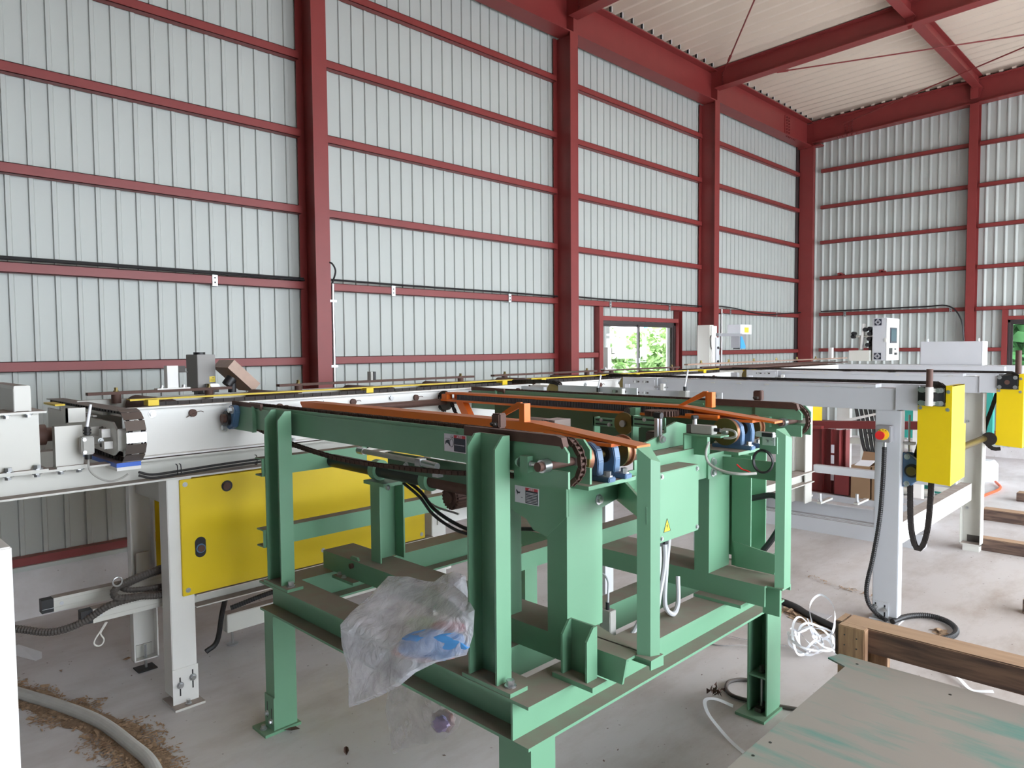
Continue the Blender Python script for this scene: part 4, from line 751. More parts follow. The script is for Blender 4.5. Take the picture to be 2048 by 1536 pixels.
for r_ in ((-3.335, -3.30, 1.24, 1.275), (-3.305, -3.27, 1.195, 1.225), (-3.43, -3.40, 1.205, 1.24), (-3.46, -3.445, 1.245, 1.275)): obj('tension_lug', B().box(r_[0], r_[1], yc0-.045, yc0-.012, r_[2], r_[3]), 'white', fr)
bolts(fr, [(-3.335, yc0-.04, 1.225)], 'x', .008, .02)
wp = obj('wear_pad', B().box(-4.0, -3.205, yc0-.02, yc1-.005, 1.108, 1.122), 'white', SC); obj('blue_pad', B().box(-4.0, -3.204, yc0-.021, yc1-.004, 1.122, 1.140), 'brightblue', wp)
rb = obj('roller_bracket', B().box(-3.52, -3.44, .83, .835, 1.30, 1.36).box(-3.46, -3.44, .83, .90, 1.30, 1.36), 'cream', SC)
obj('yellow_bracket', B().box(-3.95, -3.75, .86, .90, 1.352, 1.36), 'yellow', SC)
# limit switch on the slat conveyor
LS = thing('limit_switch', 'grey limit switch with white rod standing in front of the slat conveyor', 'switch', (-3.25, .85, 1.2))
sb = obj('switch_body', B().box(-3.262, -3.225, .826, .872, 1.185, 1.258), 'ghose', LS, bev=.004); obj('switch_cover', B().box(-3.225, -3.221, .832, .868, 1.19, 1.252), 'ghose', sb); bolts(sb, [(-3.221, .836, 1.247), (-3.221, .836, 1.196)], 'x', .005, .004)
obj('rubber_boot', B().cyl((-3.243, .852, 1.262), (-3.243, .852, 1.296), .011, 14).cyl((-3.243, .852, 1.268), (-3.243, .852, 1.273), .015, 14).cyl((-3.243, .852, 1.28), (-3.243, .852, 1.285), .015, 14), 'rubber', LS, smooth_=True)
obj('rod', B().cyl((-3.243, .852, 1.296), (-3.243, .868, 1.385), .0058, 10), 'strap', LS, smooth_=True); obj('cable_gland', B().cyl((-3.243, .852, 1.165), (-3.243, .852, 1.186), .013, 14), 'black', LS, smooth_=True)
tubeobj('cable', [(-3.243, .852, 1.168), (-3.238, .855, 1.12), (-3.225, .885, 1.085), (-3.22, .925, 1.068), (-3.22, .965, 1.075), (-3.215, .99, 1.09)], .004, 'ghose', LS)
# cables tied along the lower channel
for dz, l in ((0, 'upper black cable tied along the off-white lower channel'), (-.014, 'lower black cable tied along the off-white lower channel')):
    one('tied_cable', B().tube([(-3.262, 1.045, 1.085+dz), (-3.255, 1.10, 1.068+dz), (-3.255, 1.22, 1.07+dz), (-3.258, 1.5, 1.078+dz), (-3.262, 2.2, 1.085+dz)], .0055, 8), 'rubber', l, 'cable', (-3.26, 1.3, 1.08), smooth_=True, group=None)
for k, yy in enumerate((1.20, 1.215, 1.565)): one('cable_tie', B().tube([(-3.268, yy, 1.10), (-3.250, yy, 1.095), (-3.247, yy, 1.06), (-3.268, yy, 1.055)], .0022, 5), 'black', ('black cable tie, left one of the close pair', 'black cable tie, right one of the close pair', 'lone black cable tie beside the green post')[k], 'tie', (-3.26, yy, 1.08))
# detector box, carton, sensor post on the conveyor
DB = thing('detector_box', 'brushed stainless tall box with yellow sticker, above the conveyor', 'box', (-4.18, 1.68, 1.36))
obj('box_body', B().box(-4.26, -4.10, 1.64, 1.742, 1.385, 1.575), 'stainless', DB, bev=.002); obj('top_knob', B().cyl((-4.18, 1.685, 1.575), (-4.18, 1.685, 1.588), .032, 24), 'black', DB, smooth_=True)
lb = obj('warning_label', B().box(-4.0998, -4.099, 1.706, 1.738, 1.418, 1.45), 'labely', DB); obj('small_print', B().box(-4.099, -4.0985, 1.72, 1.733, 1.441, 1.444).box(-4.099, -4.0985, 1.71, 1.733, 1.434, 1.4355).box(-4.099, -4.0985, 1.71, 1.735, 1.428, 1.4295), 'grime', lb, kind='stuff')
obj('base_bracket', B().box(-4.24, -4.08, 1.66, 1.75, 1.36, 1.385), 'grime', DB); obj('clamp', B().box(-4.09, -4.05, 1.68, 1.745, 1.39, 1.41), 'steel', DB)
ph_ = obj('pedestal', B().box(-4.21, -4.15, 1.66, 1.72, 1.0, 1.36), 'black', DB)
b = B(); b.obox((-4.08, 1.855, 1.452), (.10, 0, 0), (0, .075, -.070), (0, .020, .0215)); ct = one('tilted_carton', b, 'tape', 'brown taped carton leaning at a tilt on the conveyor beside the stainless box', 'carton', (-4.08, 1.855, 1.40))
mc = thing('bag_motor', 'small black motor under the tilted carton', 'motor', (-4.02, 1.78, 1.36)); obj('motor_can', B().cyl((-4.02, 1.77, 1.40), (-4.02, 1.80, 1.44), .03, 16).cyl((-4.02, 1.80, 1.36), (-4.02, 1.80, 1.41), .022, 16), 'black', mc, smooth_=True)
def sensorpost(x_, y_, h, w_, label, cam_=True):
    t = thing('sensor_post', label, 'post', (x_, y_, 1.398)); obj('post_plate', B().box(x_, x_+.006, y_-w_/2, y_+w_/2, 1.405, 1.405+h).box(x_-.04, x_, y_-w_/2, y_-w_/2+.006, 1.405, 1.405+h), 'white', t)
    bp = obj('foot_plate', B().box(x_-.03, x_+.02, y_-w_*1.5, y_+w_*1.5, 1.398, 1.405), 'white', t); bolts(bp, [(x_, y_-w_, 1.405), (x_, y_+w_, 1.405)], 'z', .008, .014)
    obj('sensor_hood', B().box(x_-.03, x_+.005, y_+w_/2, y_+w_/2+.05, 1.405+h*.68, 1.405+h*.72).box(x_-.03, x_-.026, y_+w_/2, y_+w_/2+.05, 1.405+h*.68, 1.405+h*.98), 'grime', t); return t
sensorpost(-3.90, 1.43, .115, .055, 'white post with dark sensor hood, left of the stainless box')
sensorpost(-3.90, 5.19, .19, .055, 'white post with black hood in front of the second column')
sensorpost(-3.90, 10.35, .16, .07, 'small white post with a thin wire, in front of the corner column')
t = thing('wall_sensor', 'small grey and black sensor pair above the conveyor, right of the nearest column', 'sensor', (-3.95, 2.68, 1.395)); obj('sensor_body', B().box(-3.94, -3.90, 2.66, 2.678, 1.398, 1.452), 'ghose', t); obj('sensor_body', B().box(-3.94, -3.90, 2.685, 2.70, 1.398, 1.452), 'black', t)
# second long line: red bars beyond the module end
FB = thing('far_bar_conveyor', 'brown-railed white conveyor at the far end, in front of the corner column', 'conveyor', (-3.6, 8.2, 0))
for ya, yb in ((6.6, 9.4),):
    obj('side_plate', B().box(-3.306, -3.296, ya+.4, yb, 1.14, 1.365), 'white', FB); obj('side_plate', B().box(-3.95, -3.94, ya, yb, 1.14, 1.365), 'cream', FB)
    for xx in (-3.42, -3.60, -3.78): obj('slide_bar', B().box(xx-.03, xx, ya, yb+.2, 1.375, 1.39), 'rust', FB)
    obj('guide_bar', B().box(-3.93, -3.89, ya-.1, 10.9, 1.405, 1.42), 'tape', FB)
    for k in range(7): bolts(FB, [(-3.91, ya+.2+.6*k, 1.42)], 'z', .012, .03, 'brass')
    for k in range(5): obj('cross_bar', B().box(-3.94, -3.31, ya+.5*k+.3, ya+.5*k+.36, 1.355, 1.37), 'rust', FB)
for yy in (6.9, 9.2):
    for xx in (-3.4, -3.92): obj('leg', B().box(xx, xx+.09, yy, yy+.1, 0, 1.14), 'white', FB)
obj('yellow_cover', B().box(-3.36, -3.30, 6.6, 7.0, 1.368, 1.375), 'yellow', FB); 
for yy in (6.6, 6.75): obj('cover_bracket', B().box(-3.34, -3.30, yy, yy+.06, 1.355, 1.375), 'yellow', FB)
# ================================================================ RIGHT-HAND CHAIN CONVEYOR (two chain beams on one frame)
Rr = thing('chain_conveyor', 'light grey chain conveyor on tall legs with two yellow chain guards, at the right', 'conveyor', (-2.2, 5.45, 0))
def lane(y0, first):
    b = obj('chain_beam', B().box(-3.06, -1.305, y0, y0+.09, 1.225, 1.352), 'lgrey', Rr, bev=.002)
    obj('beam_lip', B().box(-2.9, -1.42, y0-.004, y0+.094, 1.352, 1.372), 'lgrey', b); x = -2.85
    while x < -1.45: obj('weld_tab', B().box(x, x+.03, y0-.008, y0-.004, 1.350, 1.356), 'cream', b); x += .19
    obj('pad_plate', B().box(-1.31, -1.19, y0-.012, y0, 1.232, 1.372), 'lgrey', b); obj('pad_plate', B().box(-1.31, -1.06, y0+.09, y0+.10, 1.232, 1.372), 'lgrey', b)
    yc = y0+.045; arc = [(-1.13+.062*math.sin(a), yc, 1.325+.062*math.cos(a)) for a in [i*math.pi/8 for i in range(0, 8)]]
    chain('drive_chain', b, [(-3.35, yc, 1.385), (-2.2, yc, 1.385), (-1.3, yc, 1.387)]+arc, (0, 1, 0), .024, .03, .017)
    sp = obj('drive_sprocket', B().cyl((-1.13, yc-.006, 1.325), (-1.13, yc+.006, 1.325), .055, 24), 'grime', b)
    bp = obj('bearing_plate', B().box(-1.193, -1.065, y0-.03, y0-.012, 1.265, 1.364), 'black', b, bev=.002); obj('shaft_end', B().cyl((-1.13, y0-.034, 1.315), (-1.13, y0-.03, 1.315), .017, 20), 'rust', bp, smooth_=True); bolts(bp, [(-1.178, y0-.03, 1.35), (-1.08, y0-.03, 1.35), (-1.178, y0-.03, 1.279), (-1.08, y0-.03, 1.279)], '-y', .010, .006)
    # guard
    yg = y0-.012
    g = obj('chain_guard', B().prism([(-1.196, .842), (-1.03, .832), (-1.03, 1.376), (-1.06, 1.376), (-1.06, 1.262), (-1.196, 1.262)], 'y', yg-.003, yg).prism([(yg, .832), (yg+.30, .845), (yg+.30, 1.15), (yg+.26, 1.15), (yg+.26, 1.376), (yg, 1.376)], 'x', -1.033, -1.03).prism([(-1.06, 1.372), (-1.03, 1.372), (-1.03, 1.376), (-1.06, 1.376)], 'y', yg, yg+.26), 'yellow', b, label='yellow sheet metal chain guard')
    bolts(g, [(-1.048, yg-.003, 1.342), (-1.05, yg-.003, 1.245), (-1.183, yg-.003, 1.25)], '-y', .007, .006)
    if first:
        t = obj('pipe_holder', B().cyl((-1.128, yg-.05, 1.266), (-1.128, yg-.05, 1.368), .019, 24), 'white', b, smooth_=True)
        obj('upright_pipe', B().cyl((-1.128, yg-.05, 1.366), (-1.128, yg-.05, 1.466), .0165, 24), 'rust', t, smooth_=True)
        for zz in (1.279, 1.35): obj('holder_lug', B().box(-1.175, -1.085, yg-.036, yg-.028, zz-.010, zz+.010), 'white', t); bolts(t, [(-1.165, yg-.036, zz), (-1.088, yg-.036, zz)], '-y', .010, .010)
    else: obj('upright_pipe', B().cyl((-1.09, y0+.13, 1.3), (-1.09, y0+.13, 1.55), .02, 20), 'rust', b, smooth_=True)
    # legs
    if first: L = obj('leg', B().box(-1.42, -1.285, y0, y0+.075, .03, 1.225), 'lgrey', Rr, bev=.003); obj('foot_bracket', B().box(-1.415, -1.33, y0-.005, y0, .0, .11), 'lgrey', L); bolts(L, [(-1.40, y0-.005, .075), (-1.35, y0-.005, .068)], '-y', .010, .012); obj('slot', B().box(-1.404, -1.396, y0-.0056, y0-.005, .02, .10).box(-1.354, -1.346, y0-.0056, y0-.005, .015, .095), 'black', L); obj('foot_plate', B().box(-1.43, -1.27, y0-.02, y0+.09, 0, .01), 'lgrey', L)
    else:
        L = obj('leg', B().beam('z', .05, 1.225, -1.42, -1.28, y0, y0+.09, .006, .006, '1', flip=True).box(-1.42, -1.28, y0, y0+.09, .05, .057), 'lgrey', Rr); L.data.materials[0] = MT['cream']; obj('foot_bracket', B().box(-1.385, -1.30, y0+.078, y0+.084, .06, .11), 'grime', L); obj('foot_plate', B().box(-1.40, -1.29, y0+.01, y0+.09, 0, .05), 'cream', L); bolts(L, [(-1.39, y0+.083, .32), (-1.40, y0+.083, 1.0)], '-y', .008, .01)
    # tensioner at the left end
    tp = obj('tension_plate', B().box(-3.18, -2.88, y0-.03, y0-.022, 1.235, 1.376).box(-3.12, -2.90, y0-.034, y0-.030, 1.25, 1.36), 'lgrey', Rr)
    for zz in (1.345, 1.265): obj('slot', B().box(-3.08, -3.03, y0-.036, y0-.034, zz-.006, zz+.006).box(-3.0, -2.95, y0-.036, y0-.034, zz-.006, zz+.006), 'grime', tp); bolts(tp, [(-3.06, y0-.036, zz), (-2.98, y0-.036, zz)], '-y', .010, .008)
    obj('screw_block', B().box(-2.84, -2.815, y0-.05, y0-.02, 1.285, 1.335), 'white', tp); obj('adjuster_screw', B().cyl((-2.90, y0-.035, 1.31), (-2.79, y0-.035, 1.31), .006, 8), 'steel', tp)
    obj('idler_sprocket', B().cyl((-3.20, yc-.006, 1.318), (-3.20, yc+.006, 1.318), .062, 28), 'brass', tp, smooth_=True); obj('white_tab', B().box(-3.155, -3.115, y0-.04, y0-.034, 1.27, 1.325), 'strap', tp)
    obj('idler_rail', B().box(-3.9, -3.3, y0+.02, y0+.06, 1.30, 1.345), 'lgrey', Rr); chain('return_chain', tp, [(-3.95, yc, 1.36), (-3.4, yc, 1.375), (-3.2, yc, 1.385)], (0, 1, 0), .024, .03, .02, n=1)
    return b
lane(4.43, True); lane(6.39, False)
for z0, z1 in ((.40, .53),): obj('frame_beam', B().box(-1.42, -1.345, 4.51, 6.39, z0, z1), 'cream', Rr)
obj('layshaft', B().cyl((-1.27, 4.50, .885), (-1.27, 6.45, .885), .024, 20), 'brass', Rr, smooth_=True)
pb = obj('pillow_block', B().prism([(4.525, .79), (4.58, .80), (4.62, .835), (4.62, .935), (4.58, .97), (4.525, .985)], 'x', -1.285, -1.245), 'blue', Rr, bev=.004)
pb2 = obj('pillow_block', B().prism([(-1.285, .785), (-1.235, .81), (-1.20, .835), (-1.195, .93), (-1.235, .965), (-1.285, .99)], 'y', 4.475, 4.51), 'blue', Rr, bev=.004); obj('bearing_insert', B().cyl((-1.235, 4.465, .885), (-1.235, 4.48, .885), .038, 28), 'black', pb2, smooth_=True); obj('shaft_end', B().cyl((-1.235, 4.455, .885), (-1.235, 4.465, .885), .026, 24), 'brass', pb2, smooth_=True); bolts(pb2, [(-1.262, 4.475, .962), (-1.262, 4.475, .808)], '-y', .011, .012)
obj('jack_bracket', B().box(-1.285, -1.23, 4.48, 4.52, 1.03, 1.045), 'lgrey', Rr); obj('jack_bolt', B().cyl((-1.26, 4.50, .99), (-1.26, 4.50, 1.2), .006, 8), 'steel', Rr)
bk = obj('layshaft_sprocket', B().cyl((-1.235, 6.36, .885), (-1.235, 6.38, .885), .05, 24), 'chain', Rr)
chain('hanging_chain', Rr, [(-1.165, 4.55, 1.25), (-1.20, 4.55, 1.10), (-1.235, 4.55, .96), (-1.26, 4.55, .85), (-1.262, 4.55, .70), (-1.255, 4.55, .55), (-1.235, 4.55, .45), (-1.212, 4.55, .425), (-1.188, 4.55, .46), (-1.168, 4.55, .56), (-1.158, 4.55, .72), (-1.155, 4.55, .84)], (0, 1, 0), .022, .024, .026)
chain('hanging_chain', Rr, [(-1.21, 6.5, 1.25), (-1.25, 6.5, 1.10), (-1.29, 6.5, .95), (-1.29, 6.5, .86), (-1.24, 6.5, .80), (-1.19, 6.5, .80)], (0, 1, 0), .022, .024, .026)
# emergency stop box with conduit
E_ = thing('emergency_stop', 'grey emergency stop box with red mushroom button on a yellow disc', 'switch', (-1.36, 4.39, 1.05))
obj('box_body', B().box(-1.398, -1.318, 4.36, 4.43, 1.048, 1.142), 'greyplastic', E_, bev=.004); obj('yellow_disc', B().cyl((-1.355, 4.356, 1.093), (-1.355, 4.36, 1.093), .032, 32), 'labely', E_, smooth_=True); obj('red_button', B().cyl((-1.362, 4.325, 1.09), (-1.362, 4.356, 1.09), .025, 28, .018), 'redplastic', E_, smooth_=True, bev=0)
b = B()
for a in (-.6, 0, .6): b.obox((-1.355+.027*math.sin(a), 4.3555, 1.093+.027*math.cos(a)), (.003*math.cos(a), 0, -.003*math.sin(a)), (0, .0005, 0), (.002*math.sin(a), 0, .002*math.cos(a)))
obj('arrow_marks', b, 'black', E_)
obj('conduit_nut', B().cyl((-1.358, 4.395, 1.018), (-1.358, 4.395, 1.05), .013, 14), 'steel', E_)
tubeobj('flexible_conduit', [(-1.358, 4.395, 1.03), (-1.36, 4.39, .85), (-1.372, 4.38, .60), (-1.40, 4.37, .38), (-1.432, 4.37, .20), (-1.428, 4.39, .10), (-1.39, 4.42, .035), (-1.33, 4.40, .016)], .0135, 'rubber', E_, n=10, rib=.012)
FC = thing('floor_conduit', 'black flexible conduit looped on the floor beside the conveyor leg', 'conduit', (-1.1, 4.45, 0)); tubeobj('conduit_loop', [(-1.30, 4.40, .018), (-1.26, 4.55, .018), (-1.18, 4.64, .018), (-1.08, 4.62, .018), (-1.01, 4.52, .018), (-1.0, 4.40, .018), (-1.06, 4.27, .018), (-1.16, 4.15, .018), (-1.3, 4.0, .018)], .016, 'rubber', FC, n=10, rib=.012)
# sensor rods and tensioners between the tables
for k, (x_, y_, h) in enumerate(((-2.62, 3.38, .075), (-2.28, 3.78, .10))):
    t = thing('rod_sensor', ('grey sensor with white whisker rod behind the orange rack arm, left one', 'grey sensor with white whisker rod behind the orange rack arm, right one')[k], 'sensor', (x_, y_, 1.25))
    obj('sensor_body', B().box(x_-.03, x_+.02, y_-.02, y_+.03, 1.25, 1.335), 'ghose', t, bev=.004); obj('rubber_boot', B().cyl((x_, y_, 1.335), (x_, y_, 1.36), .011, 12), 'black', t); obj('rod', B().cyl((x_, y_, 1.36), (x_+.02, y_, 1.36+h), .005, 8), 'strap', t)
T2 = thing('idler_frame', 'light grey slotted idler frame with brass sprocket behind the orange rack arm', 'frame', (-2.6, 3.42, 0))
tp = obj('slotted_plate', B().box(-2.95, -2.36, 3.40, 3.41, 1.235, 1.365), 'lgrey', T2)
for xx in (-2.53, -2.47): obj('slot', B().box(xx, xx+.035, 3.398, 3.40, 1.335, 1.348), 'grime', tp); bolts(tp, [(xx+.017, 3.398, 1.341)], '-y', .009, .008)
obj('tab', B().box(-2.45, -2.44, 3.37, 3.40, 1.25, 1.36), 'white', tp); obj('idler_sprocket', B().cyl((-3.02, 3.44, 1.32), (-3.02, 3.45, 1.32), .06, 28), 'brass', T2, smooth_=True); obj('idler_rail', B().box(-3.9, -3.1, 3.43, 3.46, 1.30, 1.345), 'lgrey', T2)
chain('idler_chain', T2, [(-3.9, 3.445, 1.35), (-3.4, 3.445, 1.372), (-3.1, 3.445, 1.38), (-2.99, 3.445, 1.372), (-2.96, 3.445, 1.34)], (0, 1, 0), .028, .03, .022)
obj('sensor_arm', B().box(-2.55, -2.05, 3.80, 3.81, 1.28, 1.33), 'lgrey', T2); obj('leg', B().box(-2.7, -2.6, 3.42, 3.5, 0, 1.24), 'lgrey', T2); obj('leg', B().box(-2.2, -2.1, 3.75, 3.83, 0, 1.28), 'lgrey', T2)
bolts(T2, [(-2.12, 3.80, 1.31), (-2.09, 3.80, 1.31)], '-y', .008, .006)
obj('stub_plate', B().box(-3.3, -3.05, 3.52, 3.56, 1.28, 1.35), 'white', T2)
# base frame, leg and low beams seen under the chain conveyor
UF = thing('lower_frame', 'light grey floor frame with adjusting bolts, under the chain conveyor', 'frame', (-2.4, 6.2, 0))
obj('floor_beam', B().box(-3.6, -1.62, 6.20, 6.30, 0, .125).box(-3.6, -1.62, 6.17, 6.20, 0, .120), 'lgrey', UF); obj('floor_beam', B().beam('x', -3.6, -1.62, 6.22, 6.34, .125, .25, .007, .006), 'lgrey', UF)
obj('leg', B().beam('z', .25, 1.225, -2.62, -2.50, 6.08, 6.22, .008, .006, 'c', flip=True), 'cream', UF); obj('stub_beam', B().beam('y', 4.9, 6.2, -2.60, -2.47, .425, .52, .008, .006, 'c'), 'cream', UF); obj('stub_rail', B().box(-2.50, -1.42, 6.25, 6.31, .50, .565), 'lgrey', UF)
obj('leg', B().beam('z', .0, 1.225, -3.05, -2.92, 6.1, 6.22, .008, .006, 'c', flip=True), 'cream', UF)
for k, (x_, y_) in enumerate(((-2.60, 6.15), (-2.42, 6.13), (-2.18, 6.3))):
    j = obj('jack_arm', B().box(x_, x_+.035, y_, y_+.26, .255, .272), 'cream', UF); bolts(j, [(x_+.02, y_+.02, .275)], 'z', .014, .07)
RS = thing('red_steel_stack', 'stack of dark red primed steel sections standing on end under the conveyor', 'steel', (-2.6, 7.0, 0))
for k, (xa, xb, ya) in enumerate(((-2.85, -2.70, 6.95), (-2.70, -2.62, 6.98), (-2.62, -2.54, 6.95), (-2.54, -2.50, 7.0))): obj('steel_section', B().box(xa, xb-.006, ya+.03, ya+.036, .20, .80).box(xb-.006, xb, ya, ya+.10, .20, .80).box(xa, xa+.006, ya, ya+.10, .2, .8), 'redflat', RS)
for zz in (.32, .48, .58): obj('paper_label', B().box(-2.615, -2.585, 6.944, 6.945, zz, zz+.08), 'labelw', RS)
obj('steel_plate', B().box(-2.9, -2.45, 6.9, 7.2, .18, .20), 'redflat', RS)
b = B(); b.obox((-2.35, 6.99, .862), (.60, 0, .035), (0, .03, 0), (-.002, 0, .035)); one('red_flat_bar', b, 'redflat', 'long dark red flat bar lying across behind the white leg', 'bar', (-2.35, 6.75, .80))
b = B(); b.obox((-2.78, 6.93, .815), (.09, 0, .004), (0, .03, 0), (0, 0, .014)); one('red_offcut', b, 'red', 'short pinkish red steel offcut on top of the red steel stack', 'offcut', (-2.78, 6.85, .8))
b = B(); b.box(-2.55, -2.42, 6.86, 6.98, .21, .42); one('red_box_section', b, 'redflat', 'short square dark red steel block beside the cartons', 'block', (-2.48, 6.9, .21), bev=.004)
lr = thing('floor_rail', 'light grey low rail that carries the cartons', 'rail', (-2.3, 6.9, 0)); obj('rail', B().box(-3.0, -1.7, 6.84, 6.92, .12, .20), 'lgrey', lr); obj('rail', B().box(-3.0, -1.7, 7.14, 7.22, .12, .20), 'lgrey', lr); 
for x_ in (-2.9, -1.9): obj('rail_foot', B().box(x_, x_+.1, 6.84, 7.22, 0, .12), 'lgrey', lr)
for k, x_ in enumerate((-2.40, -2.22)):
    t = thing('carton_box', ('open cardboard carton with red and white tape, left one under the conveyor', 'open cardboard carton with red and white tape, right one beside the white leg')[k], 'carton', (x_+.08, 6.95, .2))
    obj('box_body', B().box(x_, x_+.165, 6.86, 6.864, .2, .50).box(x_, x_+.165, 7.10, 7.104, .2, .50).box(x_, x_+.004, 6.864, 7.1, .2, .50).box(x_+.161, x_+.165, 6.864, 7.1, .2, .50).box(x_, x_+.165, 6.864, 7.1, .2, .21), 'carton', t)
    obj('red_tape', B().box(x_-.001, x_+.166, 6.858, 6.860, .40, .475), 'labelr', t); obj('white_band', B().box(x_, x_+.14, 6.857, 6.858, .412, .458), 'labelw', t)
    b = B()
    for i in range(4): b.box(x_+.015+.03*i, x_+.035+.03*i, 6.8565, 6.857, .424, .447)
    obj('faded_print', b, 'tape', t, kind='stuff')
    b = B(); b.obox((x_+.08, 7.15, .55), (.08, 0, 0), (0, .03, .04), (0, .001, -.001)); obj('flap', b, 'carton', t); b = B(); b.obox((x_+.08, 6.98, .51), (.06, .02, 0), (0, .09, .015), (0, 0, .002)); obj('packing_foam', b, 'strap', t)
# far machinery
def cabinet(label, x0, x1, y0, y1, z0, z1, m, nm='control_cabinet'): t = thing(nm, label, 'cabinet', ((x0+x1)/2, (y0+y1)/2, z0)); return t, obj('cabinet_body', B().box(x0, x1, y0, y1, z0, z1), m, t, bev=.004)
FM = thing('far_machine_frame', 'white machine frame carrying the cabinets near the far wall', 'frame', (-2.6, 9.3, 0))
obj('frame_beam', B().box(-3.3, -1.46, 8.95, 9.05, 1.28, 1.372), 'lgrey', FM); obj('frame_beam', B().box(-3.3, -1.46, 9.6, 9.7, 1.25, 1.36), 'lgrey', FM); obj('frame_beam', B().box(-2.27, -1.44, 7.97, 8.05, 1.30, 1.387), 'lgrey', FM)
for x_, y_ in ((-3.25, 8.95), (-1.98, 9.0), (-3.25, 9.6), (-2.0, 9.6), (-2.75, 8.95), (-2.2, 7.97), (-1.83, 7.97)): obj('leg', B().box(x_, x_+.09, y_, y_+.09, 0, 1.3), 'white', FM)
for z in (.42, .60, .95, 1.1): obj('cross_rail', B().box(-3.25, -2.0, 8.97, 9.02, z, z+.07), 'cream', FM)
for z in (.55, .88): obj('dark_gap', B().box(-3.0, -2.3, 8.962, 8.97, z, z+.02), 'black', FM)
obj('junction_block', B().box(-2.66, -2.60, 8.9, 8.97, .6, 1.0), 'cream', FM)
for k in range(5): tubeobj('hose', [(-3.1+.05*k, 8.85, 1.1), (-3.0+.05*k, 8.8, .7), (-2.9+.04*k, 8.75, .35), (-2.7, 8.7, .1), (-2.5+.05*k, 8.8, .04)], .02, 'rubber', FM)
obj('sloping_plate', B().add([(-3.1, 7.7, .74), (-2.45, 7.7, .92), (-2.45, 8.0, .92), (-3.1, 8.0, .74), (-3.1, 7.7, .70), (-2.45, 7.7, .90), (-2.45, 8.0, .90), (-3.1, 8.0, .70)], [(0,1,2,3),(7,6,5,4),(0,4,5,1),(1,5,6,2),(2,6,7,3),(3,7,4,0)]), 'white', FM)
t, c = cabinet('tall light grey control cabinet with touch screen and two dark fan grilles', -2.935, -2.784, 9.0, 9.45, 1.415, 1.912, 'lgrey')
sd = obj('door_panel', B().box(-2.784, -2.776, 9.0, 9.45, 1.415, 1.905), 'white', t, bev=.002)
for z in (1.43, 1.825): 
    g = obj('fan_grille', B().box(-2.91, -2.835, 8.992, 9.0, z, z+.075), 'labeln', t); b = B(); cx, cz = -2.8725, z+.0375
    for sx in (-1, 1):
        for sz in (-1, 1):
            for q in (.018, .03): b.obox((cx+sx*q*.55, 8.991, cz+sz*q*.55), (q*.55, 0, -sx*sz*q*.55), (0, .001, 0), (.0018, 0, sx*sz*.0018))
    obj('grille_bars', b, 'lgrey', g)
s_ = obj('touch_screen', B().box(-2.776, -2.769, 9.11, 9.34, 1.62, 1.80), 'labeln', sd); obj('display', B().box(-2.769, -2.768, 9.135, 9.315, 1.64, 1.785), 'screen', s_); obj('switch_panel', B().box(-2.776, -2.771, 9.09, 9.19, 1.49, 1.56), 'black', sd); obj('button', B().box(-2.776, -2.769, 9.28, 9.32, 1.54, 1.555), 'black', sd); obj('button', B().box(-2.776, -2.764, 9.28, 9.34, 1.48, 1.505), 'black', sd); obj('badge', B().box(-2.776, -2.772, 9.20, 9.25, 1.85, 1.87), 'strap', sd); obj('door_handle', B().box(-2.796, -2.779, 8.985, 9.0, 1.63, 1.68), 'cream', sd)
t, c = cabinet('wide low pale grey cabinet left of the far wall column', -2.424, -1.83, 9.0, 9.22, 1.372, 1.63, 'lgrey', 'wide_cabinet'); obj('lit_end', B().box(-1.83, -1.824, 9.0, 9.22, 1.372, 1.628), 'strap', t)  # lit end painted in: bright sheet over the grey side
for x_ in (-2.36, -1.87): obj('lifting_eye', B().cyl((x_, 9.05, 1.63), (x_, 9.05, 1.66), .008, 8), 'steel', t)
pm = thing('packing_head', 'white and black packing head with rollers left of the tall grey cabinet', 'machine', (-3.08, 9.1, 1.4))
obj('bed', B().box(-3.18, -2.95, 8.95, 9.3, 1.41, 1.535), 'cream', pm); obj('upright', B().box(-3.12, -3.085, 9.1, 9.16, 1.535, 1.70), 'cream', pm); b = B(); b.obox((-3.055, 9.05, 1.70), (.01, 0, .0), (0, .03, 0), (.012, 0, .15)); obj('white_arm', b, 'white', pm)
obj('cross_shaft', B().cyl((-3.15, 9.05, 1.70), (-2.94, 9.05, 1.705), .012, 10), 'cream', pm)
for x_, z_ in ((-3.15, 1.735), (-3.155, 1.70), (-2.97, 1.73), (-2.975, 1.67), (-3.02, 1.78), (-2.97, 1.79), (-2.99, 1.60)): obj('roller', B().cyl((x_, 9.0, z_), (x_, 9.06, z_), .024, 16), 'black', pm, smooth_=True)
obj('dark_works', B().box(-3.0, -2.945, 9.08, 9.2, 1.50, 1.80), 'grime', pm)
# marking head by the third column
mh = thing('marking_head', 'white marking head with blue funnel on a grey mast right of the window', 'machine', (-4.3, 7.65, 0))
obj('mast', B().box(-4.42, -4.26, 7.60, 7.69, 0, 1.845), 'cream', mh); obj('mast_face', B().box(-4.26, -4.245, 7.62, 7.74, 1.0, 1.835), 'white', mh); obj('slide', B().box(-4.245, -4.23, 7.70, 7.77, 1.3, 1.70), 'lgrey', mh); 
for z in (1.42, 1.58): obj('knob', B().cyl((-4.23, 7.735, z), (-4.215, 7.735, z), .014, 10), 'black', mh)
obj('arm', B().box(-4.26, -4.21, 7.72, 8.30, 1.715, 1.75), 'greyplastic', mh); hb = obj('head_box', B().box(-4.44, -4.27, 8.36, 8.65, 1.745, 1.865), 'lgrey', mh); obj('head_front', B().box(-4.27, -4.262, 8.36, 8.65, 1.745, 1.865), 'strap', mh); obj('yellow_label', B().box(-4.262, -4.26, 8.46, 8.57, 1.765, 1.83), 'labely', mh)
